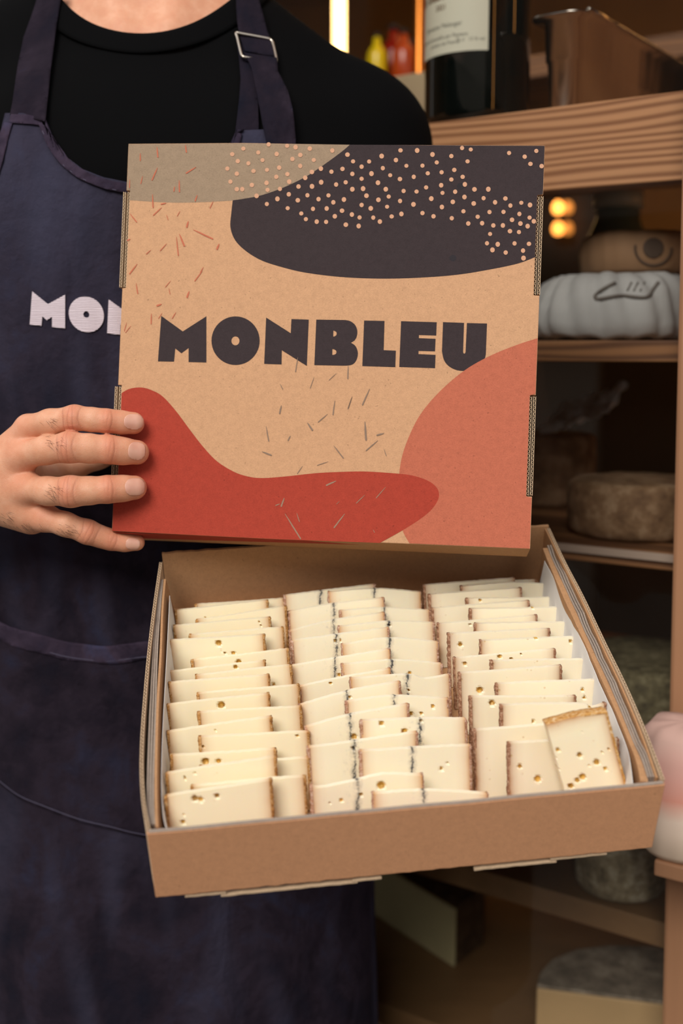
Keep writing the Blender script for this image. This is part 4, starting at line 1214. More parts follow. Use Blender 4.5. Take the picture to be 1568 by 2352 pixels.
wv = M_EMB.n('ShaderNodeTexWave'); wv.inputs['Scale'].default_value = 260; wv.inputs['Distortion'].default_value = 3; wv.bands_direction = 'Z'
M_EMB.l(M_EMB.coords((.2, .2, 1)), wv.inputs['Vector']); M_EMB.bump(wv.outputs['Fac'], .6, .0008)
M_EMB.color(M_EMB.mix(wv.outputs['Fac'], lin(206, 190, 200), lin(232, 220, 228)))
amap = lambda p: (69 + .73 * (p[0] - 363), 745 + .73 * (p[1] - 830) + .09 * .73 * (p[0] - 363))
for k in 'MONBLEU':
    o_, h_ = LET[k]
    patch('embroidered_letter', [amap(p) for p in o_], apron_t, M_EMB.m, apron, off=.0002, th=.0011, step=9, holes=[[amap(p) for p in hh_] for hh_ in h_], fall=.93, smooth=False)
# straps
patch('neck_strap', [(107, 285), (110, 250), (118, 179), (128, 105), (134, 58), (144, 0), (150, -24), (98, -24), (91, 0), (76, 45), (58, 94), (47, 150), (40, 192), (32, 245), (27, 270)], plain_t, M_DENIM, apron, off=.0045, th=.0016, step=8, fall=.95,
      offfn=lambda x, y: .0008 * noise.noise(V((x * .05, y * .02, 1))))
patch('neck_strap', [(541, 299), (548, 240), (552, 188), (548, 140), (543, 105), (575, 110), (588, 180), (592, 240), (594, 330), (538, 330)], plain_t, M_DENIM, apron, off=.0035, th=.0014, step=8, fall=.95)
patch('neck_strap', [(558, 132), (565, 134), (632, 146), (634, 179), (656, 223), (666, 260), (671, 290), (676, 345), (612, 345), (600, 290), (587, 225), (575, 170)], plain_t, M_DENIM, apron, off=.0085, th=.0016, step=8, fall=.95,
      offfn=lambda x, y: .002 * math.sin((y - 134) / 60))
patch('neck_strap', [(538, -24), (538, 0), (542, 54), (548, 90), (560, 128), (632, 142), (624, 112), (611, 84), (600, 45), (586, 0), (578, -24)], plain_t, M_DENIM, apron, off=.0070, th=.0016, step=7, fall=.95)
cor = [pt(x, y, .926) for x, y in ((542, 76), (553, 80), (618, 90), (628, 98), (634, 139), (629, 143), (559, 131), (553, 125))]
cs = []
for x, y in ((542, 76), (555, 77.5), (612, 88), (622, 92), (627, 102), (634, 134), (633, 141), (627, 143), (565, 132), (557, 129), (553, 122), (545, 88)):
    r = shirt_t.ray_cast(V(CAM), V(ray(x, y)).normalized()); cs.append(np.array(r[0]) - unit(ray(x, y)) * .012)
ps = smooth_curve(cs, 4, True); ps.append(ps[0])
M_MET = Mat('brushed_steel', lin(200, 190, 176), .28, Metallic=1.0).m
MB().tube(ps, .00125, 8, caps=False).build('buckle', M_MET, apron, smooth=True)
# the strap over the shoulders and round the back of the neck
for s in (-1, 1):
    path = []
    for x, y, z in ((.100, .97, 1.50), (.094, 1.02, 1.54), (.082, 1.08, 1.55), (.055, 1.135, 1.53), (0, 1.15, 1.50)):
        r = shirt_t.find_nearest(V((CX + s * x, y, z))); path.append(np.array(r[0]) + np.array(r[1]) * .004)
    path = smooth_curve(path, 5); v = []; f = []
    for i, p in enumerate(path):
        t = unit(path[min(i + 1, len(path) - 1)] - path[max(i - 1, 0)]); r = shirt_t.find_nearest(V(p)); nn = np.array(r[1]); w = unit(np.cross(t, nn))
        v += [p - w * .010, p + w * .010, p + w * .010 + nn * .0015, p - w * .010 + nn * .0015]
    for i in range(len(path) - 1):
        for a, b in ((0, 1), (1, 2), (2, 3), (3, 0)): f.append((i * 4 + a, i * 4 + b, i * 4 + 4 + b, i * 4 + 4 + a))
    obj('neck_strap', v, f, M_DENIM, apron)
# collar of the shirt
v = []; f = []; NC = 96; KR = 6
ax1 = np.array([1.0, 0, 0]); ax2 = np.cross(ring_ax, ax1)
for i in range(NC):
    a = 2 * math.pi * i / NC; dr = ax1 * math.cos(a) + ax2 * math.sin(a)
    for k in range(KR + 1):
        rr = RHOLE + .0175 * k / KR
        r = plain_t.ray_cast(V(ring_c + dr * rr + ring_ax * .12), V(-ring_ax))
        if not r[0]: r = plain_t.find_nearest(V(ring_c + dr * rr))
        v.append(np.array(r[0]) + ring_ax * (.0022 + .0008 * math.sin(math.pi * k / KR)))
v = np.array(v).reshape(NC, KR + 1, 3)
for _ in range(3):
    v = .5 * v + .25 * np.roll(v, 1, 0) + .25 * np.roll(v, -1, 0)
v = v.reshape(-1, 3)
for i in range(NC):
    j = (i + 1) % NC
    for k in range(KR): f.append((i * (KR + 1) + k, j * (KR + 1) + k, j * (KR + 1) + k + 1, i * (KR + 1) + k + 1))
cl = obj('collar', v, f, M_SHIRT.m, person, smooth=True)
md = cl.modifiers.new('thick', 'SOLIDIFY'); md.thickness = .0016; md.offset = 0

# ================================================================== THE SHOP FRONT
EA = unit([.819, -.574, 0]); EM = unit([.574, .819, 0]); EZ = np.array([0, 0, 1.0])
def S(a, b, z): return EA * a + EM * (1.0 + b) + EZ * z      # along the shelves, into the shop, up
def sh(px, py, b):
    p = hit(px, py, EM * (1.0 + b), EM); return float(p.dot(EA)), float(p[2])
def hz_(px, py, z):
    p = hit(px, py, [0, 0, z], EZ); return float(p.dot(EA)), float(p.dot(EM) - 1.0)
def sbox(mb, a0, a1, b0, b1, z0, z1): return mb.box(S(a0, b0, z0), EA * (a1 - a0), EM * (b1 - b0), EZ * (z1 - z0))
def struct(name, mb_or, mat, **k):
    o = mb_or.build(name, mat, None, **k); o['kind'] = 'structure'; return o
def plain(name, rgb, var=.12, scale=6, rough=.8, stretch=(1, 1, 1)):
    m = Mat(name, rough=rough); c = lin(*rgb)
    m.color(m.ramp(m.noise(scale, 5, .6, stretch), [(.3, tuple(x * (1 - var * 2) for x in c[:3]) + (1,)), (.6, c), (.75, tuple(min(1, x * (1 + var * 1.5)) for x in c[:3]) + (1,))]))
    return m
def rotz(m):
    """object coordinates turned so that x runs along the shelves"""
    mp = m.n('ShaderNodeMapping'); mp.inputs['Rotation'].default_value = (0, 0, math.atan2(.574, .819)); m.l(m.coords(), mp.inputs[0]); return mp.outputs[0]
def wood(name, dark, light, ring=38, rough=.6):
    m = Mat(name, rough=rough)
    co = rotz(m)
    sc = m.n('ShaderNodeMapping'); sc.inputs['Scale'].default_value = (.10, 1, 1); m.l(co, sc.inputs[0])
    dn_ = m.n('ShaderNodeTexNoise'); dn_.inputs['Scale'].default_value = 9; dn_.inputs['Detail'].default_value = 3; m.l(sc.outputs[0], dn_.inputs['Vector'])
    w = m.n('ShaderNodeTexWave'); w.bands_direction = 'Z'; w.inputs['Scale'].default_value = ring; w.inputs['Distortion'].default_value = 0
    ad = m.n('ShaderNodeVectorMath', operation='SCALE'); m.l(dn_.outputs['Color'], ad.inputs[0]); ad.inputs['Scale'].default_value = .085
    a2 = m.n('ShaderNodeVectorMath', operation='ADD'); m.l(sc.outputs[0], a2.inputs[0]); m.l(ad.outputs[0], a2.inputs[1])
    m.l(a2.outputs[0], w.inputs['Vector'])
    f = m.n('ShaderNodeMapping'); f.inputs['Scale'].default_value = (.04, 1, 1); m.l(co, f.inputs[0])
    fn_ = m.n('ShaderNodeTexNoise'); fn_.inputs['Scale'].default_value = 260; fn_.inputs['Detail'].default_value = 3; m.l(f.outputs[0], fn_.inputs['Vector'])
    mix = m.math('ADD', m.math('MULTIPLY', w.outputs['Fac'], .7), m.math('MULTIPLY', fn_.outputs['Fac'], .3))
    m.color(m.ramp(mix, [(.2, lin(*dark)), (.62, lin(*light)), (.95, tuple(min(1, x * 1.12) for x in lin(*light)[:3]) + (1,))]))
    m.bump(mix, .15, .0006)
    return m.m
M_PINE = wood('pine', (136, 88, 54), (184, 134, 94))
M_PINE_D = wood('dark_pine', (94, 60, 36), (134, 92, 58))
M_BOARD = plain('worn_board', (138, 104, 70), .07, 40, .5, (.3, 1, 1)).m
M_POST = plain('post_wood', (158, 114, 82), .07, 60, .6, (1, 1, .03)).m
M_WALLIN = plain('brown_plaster', (168, 138, 106), .1, 2).m
M_DARK = plain('dark_panel', (44, 34, 26), .15, 3).m
M_PAVE = plain('pavement', (128, 122, 114), .1, 8).m
M_FAC = plain('street_render', (150, 140, 128), .1, 1.5).m
# outside and room shell
mb = MB(); sbox(mb, -9, 9, -9, 4.2, -.1, 0); struct('floor', mb, M_PAVE, base=(0, 0, -.1))
mb = MB(); sbox(mb, -3.4, 2.4, 3.4, 3.5, 0, 2.75); struct('wall_back', mb, M_WALLIN)
mb = MB(); sbox(mb, -3.5, -3.4, .12, 3.5, 0, 2.75); struct('wall_left', mb, M_WALLIN)
mb = MB(); sbox(mb, 2.4, 2.5, .12, 3.5, 0, 2.75); struct('wall_right', mb, M_DARK)
mb = MB(); sbox(mb, -3.5, 2.5, .0, 3.5, 2.75, 2.85); struct('ceiling', mb, M_WALLIN)
PA0, _ = sh(1562, 430, -.05); PA1, _ = sh(1521, 2200, -.05)
mb = MB(); sbox(mb, -4.5, -1.05, .0, .12, 0, 4.4); sbox(mb, -1.05, .9, .0, .12, 2.3, 4.4); sbox(mb, .9, 4.5, .0, .12, 0, 4.4); struct('wall_front', mb, M_FAC)
mb = MB(); sbox(mb, -9, 9, -7.2, -7.0, 0, 4.3); struct('wall_opposite', mb, M_FAC)
mb = MB(); sbox(mb, -3.39, 2.39, 3.36, 3.399, .001, 1.22); sbox(mb, 2.36, 2.399, .13, 3.35, .001, 2.7); struct('trim_2', mb, M_DARK)  # dark panels added so the depth behind the shelves stays near-black
# window: post, glass
z0p = sh(1521, 2200, -.05)[1]; z1p = sh(1562, 430, -.05)[1]
lean = (PA0 - PA1) / (z1p - z0p)
def pa(z): return PA1 + lean * (z - z0p)
win = thing('window_1', 'shop window with wooden post', 'window', S(0, -.02, 0))
del win['label']; del win['category']; win['kind'] = 'structure'
a_, b_ = pa(.02), pa(2.3)
v = [S(a_, -.05, .02), S(a_ + .085, -.05, .02), S(a_ + .085, .03, .02), S(a_, .03, .02), S(b_, -.05, 2.3), S(b_ + .085, -.05, 2.3), S(b_ + .085, .03, 2.3), S(b_, .03, 2.3)]
bevel(obj('post', v, [(3, 2, 1, 0), (4, 5, 6, 7), (0, 1, 5, 4), (1, 2, 6, 5), (2, 3, 7, 6), (3, 0, 4, 7)], M_POST, win), .004, 2)
mb = MB(); sbox(mb, -1.05, a_, -.04, .04, .02, .26); sbox(mb, a_ + .085, .9, -.04, .04, .02, .26); mb.build('window_frame', M_POST, win)
glass = bpy.data.materials.new('window_glass'); glass.use_nodes = True; gt = glass.node_tree; gt.nodes.clear()
go = gt.nodes.new('ShaderNodeOutputMaterial'); gm = gt.nodes.new('ShaderNodeMixShader'); gtr = gt.nodes.new('ShaderNodeBsdfTransparent'); ggl = gt.nodes.new('ShaderNodeBsdfGlossy'); fr = gt.nodes.new('ShaderNodeFresnel')
ggl.inputs['Roughness'].default_value = .02; fr.inputs['IOR'].default_value = 1.38; gtr.inputs[0].default_value = (.97, .98, .97, 1)
gt.links.new(fr.outputs[0], gm.inputs[0]); gt.links.new(gtr.outputs[0], gm.inputs[1]); gt.links.new(ggl.outputs[0], gm.inputs[2]); gt.links.new(gm.outputs[0], go.inputs[0])
mb = MB().add([S(-1.05, -.012, .26), S(pa(.26) - .002, -.012, .26), S(pa(2.3) - .002, -.012, 2.3), S(-1.05, -.012, 2.3)], [(0, 1, 2, 3)]); mb.build('pane', glass, win, fix=False)

# ------------------------------------------------------------------ shelving
A0, A1 = -1.0, .44
z1t = sh(1400, 229, 0)[1]; z1b = sh(1400, 427, 0)[1]
z2t = sh(1400, 782, .0)[1]; z2b = sh(1400, 831, .0)[1]
z3t = sh(1400, 1256, 0)[1]; z3b = sh(1400, 1296, 0)[1]
z5t = sh(1397, 2084, 0)[1]; z5b = sh(1397, 2141, 0)[1]
z6t = .50
z4t = z5t + (z3t - z5t) * .47
shelf = thing('shelving_unit', 'wooden shelving unit behind the shop window holding cheeses and a bottle', 'shelf', S(-.1, .2, 0))
def sh_part(name, mat, *boxes, bev=.0015):
    mb = MB()
    for bx in boxes: sbox(mb, *bx)
    o = mb.build(name, mat, shelf); bevel(o, bev, 2); return o
sh_part('top_rail', M_PINE, (A0, A1, 0, .028, z1b, z1t))
sh_part('shelf_board', M_PINE, (A0, A1, .0285, .42, z1t - .022, z1t))
sh_part('shelf_board', M_PINE_D, (A0, A1, 0, .40, z2b, z2t))
sh_part('shelf_board', M_PINE_D, (A0, A1, 0, .40, z3b, z3t))
M_REFLECT = Mat('pale_reflection', lin(168, 148, 134), .5).m
sh_part('reflection_strip', M_REFLECT, (A0, A1, -.004, -.0003, (z3t + z3b) / 2, z3t - .001), bev=.0006)  # pale strip standing in for a white reflection in the glass
sh_part('shelf_board', M_PINE_D, (A0, A1, 0, .40, z4t - .02, z4t))
sh_part('shelf_board', M_BOARD, (A0, A1, 0, .40, z5b, z5t))
sh_part('shelf_board', M_BOARD, (A0, A1, 0, .46, z6t - .025, z6t))
sh_part('end_panel', M_PINE_D, (A0 - .02, A0 - .0005, 0, .44, .02, z1b)); sh_part('end_panel', M_PINE_D, (A1 + .0005, A1 + .02, 0, .08, .02, z1t))

def lump(o, prof, n=72, amp=.003, fr=(3, 40), seed=0, fold=0):
    """turned body with an uneven surface"""
    v = []
    for i, (r, h) in enumerate(prof):
        for k in range(n):
            a = 2 * math.pi * k / n; d = V((math.cos(a), math.sin(a), 0))
            e = amp * noise.noise(V((d.x * fr[0] + seed, d.y * fr[0], h * fr[1])))
            if fold: e += fold * abs(math.sin(a * 9 + h * 30 + seed + 2 * noise.noise(V((d.x * 2, d.y * 2, seed))))) * (r / max(p[0] for p in prof))
            v.append(o + np.array([d.x * (r + e), d.y * (r + e), h + (e * .5 if 0 < i < len(prof) - 1 else 0)]))
    f = [(i * n + k, i * n + (k + 1) % n, (i + 1) * n + (k + 1) % n, (i + 1) * n + k) for i in range(len(prof) - 1) for k in range(n)]
    f.append(tuple(range(n))[::-1]); f.append(tuple(range((len(prof) - 1) * n, len(prof) * n)))
    return v, f
def rprof(r, h, e=.008, dome=0):
    s = [(r * .35, 0), (r - e, 0)] + [(r - e + e * math.sin(t), e - e * math.cos(t)) for t in (.4, .8, 1.2, 1.57)]
    s += [(r + .001, h * .35), (r + .001, h * .65)]
    s += [(r - e + e * math.cos(t), h - e + e * math.sin(t)) for t in (0, .4, .8, 1.2, 1.57)] + [(r * .6, h + dome * .7), (r * .2, h + dome)]
    return s
# magnum bottle
zb = z1t
ab, _ = sh(1094, 258, .062); bo = S(ab, .062, zb)
bot = thing('wine_bottle', 'large dark wine bottle with cream label on the top shelf', 'bottle', bo)
R0 = 121 * float((bo - CAM).dot(FWD)) / F * .985
M_BOT = Mat('dark_bottle_glass', lin(10, 14, 12), .06, Coat_Weight=.4).m
prof = [(.010, .004), (R0 * .72, .002), (R0 - .006, .0), (R0 - .001, .004), (R0, .012), (R0, .20), (R0 * .985, .215), (R0 * .90, .240), (R0 * .68, .268), (R0 * .45, .290), (R0 * .34, .312), (.0185, .34), (.0175, .385), (.0195, .386), (.0195, .395), (.0150, .396), (.0140, .398)]
MB().lathe(bo, prof, 72).build('bottle_body', M_BOT, bot, smooth=True)
MB().lathe(bo, [(.0178, .335), (.0190, .336), (.0186, .386), (.0203, .387), (.0203, .3965), (.014, .3985)], 40).build('foil_capsule', Mat('foil', lin(60, 16, 20), .4).m, bot, smooth=True)
# label wraps the left front of the body
z_l0 = hit(1040, 146, bo, unit(CAM * [1, 1, 0] - bo * [1, 1, 0]))[2]
aim = math.atan2(-(bo[1]), -(bo[0]))           # direction from the bottle to the camera in plan
def lab_pt(s, h, off):
    """s: angle along the label from the camera direction, positive to the photograph's left"""
    a = aim - s
    return bo + np.array([math.cos(a) * (R0 + off), math.sin(a) * (R0 + off), h])
s0, s1 = math.radians(96), -math.asin(min(1, (1117 - 1094) / 121.0))
hl0 = z_l0 - bo[2] - .0005; hl1 = hl0 + .105
v = []; f = []
NS, NH = 40, 6
for j in range(NH + 1):
    for i in range(NS + 1):
        v.append(lab_pt(s0 + (s1 - s0) * i / NS, hl0 + (hl1 - hl0) * j / NH, .0004))
f = [(j * (NS + 1) + i, j * (NS + 1) + i + 1, (j + 1) * (NS + 1) + i + 1, (j + 1) * (NS + 1) + i) for j in range(NH) for i in range(NS)]
lab = obj('label_paper', v, f, Mat('cream_label', lin(206, 204, 186), .7).m, bot, smooth=True, fix=False)
def text_mesh(s, size, bold=0):
    cu = bpy.data.curves.new('t', 'FONT'); cu.body = s; cu.size = size; cu.offset = bold; cu.resolution_u = 3
    o = bpy.data.objects.new('t', cu); C.objects.link(o)
    me = bpy.data.meshes.new_from_object(o.evaluated_get(bpy.context.evaluated_depsgraph_get()))
    vv = [tuple(v.co) for v in me.vertices]; ff = [tuple(p.vertices) for p in me.polygons]
    bpy.data.objects.remove(o); bpy.data.curves.remove(cu); bpy.data.meshes.remove(me)
    return vv, ff
M_LT = Mat('label_ink', lin(92, 92, 84), .7).m
M_LT2 = Mat('label_brown_ink', lin(126, 108, 88), .7).m
depth_b = float((bo - CAM).dot(FWD)) - R0
def label_text(s, x_px, y_px, h_px, mat, bold=0):
    """x_px: left start, y_px: baseline, h_px: size in photograph pixels"""
    k = depth_b / F
    vv, ff = text_mesh(s, h_px * k * 1.35, bold)
    if not vv: return
    sl = math.asin(max(-1, min(1, (1094 - x_px) / 121.0)))
    hb = hl0 + (146 - y_px) * k * .99
    obj('label_text', [lab_pt(sl - x / R0, hb + y, .0006) for x, y, z in vv], ff, mat, bot, fix=False)
label_text('gle Blanc', 972, 23, 27, M_LT2, .0006)
label_text('2021', 1001, 47, 12, M_LT2, .0002)
label_text('Domaine Melanger', 981, 88, 11, M_LT)
label_text('Vin mis en bouteille par Paysans', 974, 112, 9, M_LT)
label_text('produit de France', 990, 127, 9, M_LT)
label_text('75 cl   13 % vol.', 1046, 124, 8, M_LT)
# steel pan
M_STEEL = Mat('steel', lin(166, 160, 154), .22, Metallic=1.0)
M_STEEL.bump(M_STEEL.noise(26, 3, .5, (1, 1, .15)), .5, .004); M_STEEL = M_STEEL.m
a0, zt_ = sh(1236, 42, .03); a1, _ = sh(1330, 34, .03)
pan = thing('steel_pan', 'shiny steel food pan with rolled rim beside the bottle on the top shelf', 'pan', S((a0 + a1) / 2, .2, z1t + .0005))
hp_ = zt_ - z1t - .0005
def rrect(a0, a1, b0, b1, r, z, n=6):
    out = []
    for (ca, cb, t0) in ((a1 - r, b0 + r, -90), (a1 - r, b1 - r, 0), (a0 + r, b1 - r, 90), (a0 + r, b0 + r, 180)):
        for k in range(n + 1):
            t = math.radians(t0 + 90 * k / n); out.append(S(ca + r * math.cos(t), cb + r * math.sin(t), z))
    return out
rings = []
b0, b1 = .03, .40
for ins, z, r in ((.008, 0, .012), (.006, .003, .014), (.003, hp_ * .55, .016), (.0015, hp_ * .56, .017), (0, hp_ - .003, .018), (-.009, hp_ - .002, .02), (-.0095, hp_, .02), (.0, hp_, .018), (.004, hp_ * .55, .015), (.008, .006, .013)):
    rings.append(rrect(a0 + ins, a1 - ins, b0 + ins, b1 - ins, r, z1t + .0005 + z))
v = [q for rg in rings for q in rg]; n = len(rings[0]); f = [(i * n + k, i * n + (k + 1) % n, (i + 1) * n + (k + 1) % n, (i + 1) * n + k) for i in range(len(rings) - 1) for k in range(n)]
f += [tuple(range(n))[::-1], tuple(range((len(rings) - 1) * n, len(rings) * n))]
obj('pan_body', v, f, M_STEEL, pan, smooth=True)
mb = MB(); mb.tube([S(a1 + .009, b, z1t + hp_ + .001) for b in np.linspace(b0, b1, 6)], .0025, 6); mb.build('rolled_rim', M_STEEL, pan, smooth=True)
a2, _ = sh(1500, 60, .05)
# glass jar behind the pan, pale carton behind the bottle
M_BEIGE = plain('beige_card', (176, 156, 124), .06, 8).m
ac0, zc = sh(884, 178, .24); ac1, _ = sh(1000, 176, .24)
bx = MB(); sbox(bx, ac0 - .05, ac1, .24, .38, z1t + .0005, zc)
o = bx.build('beige_carton', M_BEIGE); bevel(o, .002); tag(o, 'plain beige carton standing behind the large wine bottle', 'box')
# rear rack with bottles
zr = sh(930, 182, .62)[1] - .0
rack = thing('rear_rack', 'low wooden rack deep in the shop behind the beige carton', 'rack', S(-.8, .9, 0))
mb = MB(); sbox(mb, -1.5, -.1, .60, .95, zr - .03, zr); mb.build('rack_top', M_PINE_D, rack)
for aa in (-1.46, -.14):
    mb = MB(); sbox(mb, aa - .02, aa + .02, .62, .66, 0.001, zr - .031); mb.build('leg', M_PINE_D, rack)
    mb = MB(); sbox(mb, aa - .02, aa + .02, .89, .93, 0.001, zr - .031); mb.build('leg', M_PINE_D, rack)
def small_bottle(px, py_top, b, r, rgb, label, capc=(30, 26, 22), rough=.25):
    a, zt = sh(px, py_top, b); o = S(a, b, zr + .0005); h = zt - zr
    t = thing('bottle', label, 'bottle', o, 'bottles on the rear rack')
    MB().lathe(o, [(r * .8, 0), (r, .006), (r, h * .60), (r * .8, h * .70), (r * .38, h * .80), (r * .36, h * .93), (r * .3, h * .932)], 28).build('bottle_body', Mat('bottle_tint', lin(*rgb), rough).m, t, smooth=True)
    MB().lathe(o, [(r * .30, h * .9325), (r * .44, h * .933), (r * .44, h), (r * .2, h)], 20).build('cap', Mat('bottle_cap', lin(*capc), .5).m, t, smooth=True)
small_bottle(866, 78, .66, .0165, (232, 200, 20), 'yellow bottle with dark cap seen above the shoulder')
small_bottle(905, 60, .72, .026, (140, 24, 12), 'deep red bottle right of the yellow one')
small_bottle(928, 70, .68, .020, (176, 66, 24), 'orange-red slim bottle beside the deep red one')
small_bottle(949, 95, .74, .022, (40, 28, 26), 'dark brown bottle next to the copper pipe')
a, zt = sh(964, 0, .50)
o = MB().tube([S(a, .50, .001), S(a, .50, 2.7)], .0075, 16).build('copper_pipe', Mat('copper', lin(200, 118, 48), .3, Metallic=.9).m, None, smooth=True); tag(o, 'vertical copper pipe standing just left of the large bottle', 'pipe')
# lamps lighting the shop: one visible tube, the others added out of view
def emis(name, rgb, s):
    m = bpy.data.materials.new(name); m.use_nodes = True; b = m.node_tree.nodes['Principled BSDF']
    b.inputs['Emission Color'].default_value = lin(*rgb); b.inputs['Emission Strength'].default_value = s; b.inputs['Base Color'].default_value = lin(*rgb); return m
a, z = sh(779, 60, 1.3)
lamp = thing('tube_lamp', 'glowing warm white upright tube lamp above the shoulder', 'lamp', S(a, 1.3, 0))
MB().tube([S(a, 1.3, 1.25), S(a, 1.3, 2.45)], .0125, 20).build('tube', emis('tube_glow', (255, 206, 130), 9.0), lamp, smooth=True)
MB().lathe(S(a, 1.3, .001), [(.14, 0), (.14, .015), (.02, .03), (.012, .04), (.012, 1.235), (.022, 1.245), (.022, 1.26)], 28).build('stand', M_DARK, lamp, smooth=True)
lamp2 = thing('tube_lamp', 'second upright tube lamp, added out of sight behind the wooden post for warm highlights', 'lamp', S(.80, .62, 0))  # unseen lamp added for warm highlights on bottle, pan and wheel
MB().tube([S(.80, .62, .9), S(.80, .62, 2.3)], .0175, 20).build('tube', emis('tube_glow_amber', (255, 170, 84), 9.0), lamp2, smooth=True)
MB().lathe(S(.80, .62, .001), [(.14, 0), (.14, .015), (.02, .03), (.012, .04), (.012, .885), (.022, .895), (.022, .91)], 28).build('stand', M_DARK, lamp2, smooth=True)
for aa, bb, lb_ in ((-1.7, 1.6, 'added unseen warm ceiling lamp nearest the left wall of the shop'), (-.5, 1.0, 'added unseen warm ceiling lamp nearest the shop window'), (-.3, 2.4, 'added unseen warm ceiling lamp nearest the back wall of the shop'), (.9, 1.7, 'added unseen warm ceiling lamp nearest the right wall of the shop')):
    t = thing('added_ceiling_lamp', lb_, 'lamp', S(aa, bb, 2.66), 'added ceiling lamps of the shop')  # unseen lamps added to brighten the shop interior
    MB().lathe(S(aa, bb, 2.655), [(.11, .03), (.13, .03), (.13, .0945), (.02, .0945)], 32).build('housing', M_DARK, t, smooth=False)
    MB().lathe(S(aa, bb, 2.65), [(.02, 0), (.125, 0), (.128, .012), (.11, .034), (.02, .034)], 32).build('diffuser', emis('lamp_diffuser', (255, 184, 108), 14.0), t)
# bulbs under the top shelf, far back
for px, py, s_e, lb, gg in ((1281, 478, 5.0, 'upper bright orange lamp glowing under the top shelf', None), (1281, 526, 4.0, 'lower bright orange lamp glowing under the top shelf', None),
                        (1303, 478, 1.0, 'upper dim amber lamp beside the bright pair', None), (1303, 526, .8, 'lower dim amber lamp beside the bright pair', None)):
    a, z = sh(px, py, 1.35); t = thing('hanging_lamp', lb, 'lamp', S(a, 1.35, z), 'small orange lamps deep in the shop')
    MB().lathe(S(a, 1.35, z - .012), [(.002, 0), (.009, .003), (.0115, .012), (.009, .021), (.004, .026)], 16).build('bulb', emis('bulb_glow', (255, 160, 70), s_e), t, smooth=True)
    MB().tube([S(a, 1.35, z + .0145), S(a, 1.35, z + .028)], .005, 10).build('socket', M_DARK, t)
    MB().tube([S(a, 1.35, z + .028), S(a, 1.35 + .02, z + .04)], .0015, 6).build('wire', M_DARK, t)
a, z = sh(1290, 500, 1.4)
o = MB(); sbox(o, a - .10, a + .10, 1.385, 1.41, .001, z + .12); o = o.build('lamp_board', M_DARK); tag(o, 'dark upright board carrying the small orange lamps', 'board')
# green glass jar between the shelves
a, z = sh(1420, 445, .33)
jar = thing('glass_jar', 'grey-green glass jar standing behind the wrapped cheeses', 'jar', S(a, .33, z2t + .0005))
MB().lathe(S(a, .33, z2t + .0005), [(.030, 0), (.034, .004), (.034, z - z2t - .05), (.026, z - z2t - .03), (.026, z - z2t - .018), (.02, z - z2t - .018)], 32).build('jar_body', Mat('green_grey_glass', lin(96, 104, 84), .12).m, jar, smooth=True)
MB().lathe(S(a, .33, z2t + .0005), [(.020, z - z2t - .0175), (.029, z - z2t - .017), (.029, z - z2t), (.01, z - z2t)], 32).build('lid', Mat('jar_lid', lin(188, 184, 158), .3).m, jar, smooth=True)
# wrapped cheeses on the second shelf
M_WRAP = plain('white_waxed_paper', (160, 158, 156), .04, 14).m; M_KWRAP = plain('kraft_wrap', (138, 104, 74), .1, 14).m; M_LINE = Mat('printed_line', lin(96, 88, 82), .8).m; M_STAMP = Mat('stamp_ink', lin(70, 54, 42), .8).m
dwr = 1.13; rw = .0745; a, _ = sh(1402, 780, .088); ow = S(a, .088, z2t + .0006)
v, f = lump(ow, [(rw * .3, 0), (rw * .94, 0), (rw * 1.0, .004), (rw * 1.03, .014), (rw * 1.0, .030), (rw * .95, .044), (rw * .86, .054), (rw * .72, .060), (rw * .4, .062), (rw * .1, .0625)], 120, .004, (2.2, 30), 1, .0065)
o = obj('wrapped_cheese', v, f, M_WRAP, None, smooth=True); tag(o, 'round cheese wrapped in creased white paper with a drawn line emblem', 'wrapped cheese')
wt = tree_of(v, f); WRAPPED = o
a, _ = sh(1466, 640, .12); ok_ = S(a, .12, z2t + .0635)
v2, f2_ = lump(ok_, [(.02, 0), (.050, 0), (.056, .004), (.057, .020), (.055, .034), (.048, .040), (.02, .041), (.005, .0412)], 96, .002, (2.2, 30), 4, .0012)
o2_ = obj('wrapped_cheese', v2, f2_, M_KWRAP, None, smooth=True); tag(o2_, 'small cheese in brown kraft wrap with dark round stamp, stacked on the white one', 'wrapped cheese')
kt = tree_of(v2, f2_)
def ribbon(name, line, w, tree, mat, parent, off=.0008):
    """printed line lying on a curved surface"""
    P = []
    for x, y in line:
        r = tree.ray_cast(V(CAM), V(ray(x, y)).normalized())
        if r[0]: P.append(np.array(r[0]) - unit(ray(x, y)) * off)
    if len(P) > 1: MB().tube(P, w, 6).build(name, mat, parent, smooth=True)
ribbon('printed_emblem', [tuple(p) for p in smooth_curve([(1412, 650), (1385, 664), (1366, 680), (1375, 687), (1425, 679), (1482, 683), (1500, 664), (1512, 648)], 5)], .0017, wt, M_LINE, WRAPPED)
for xx in (1440, 1455, 1470): ribbon('printed_emblem', [(xx + 10, 648), (xx, 668)], .0008, wt, M_LINE, WRAPPED)
patch('printed_stamp', circ(1500, 570, 24, 24, 28), kt, M_STAMP, o2_, off=.0004, th=.0003, step=8, fall=1.1)
ribbon('printed_emblem', circ(1500, 570, 42, 40, 36)[:20], .0012, kt, M_STAMP, o2_)
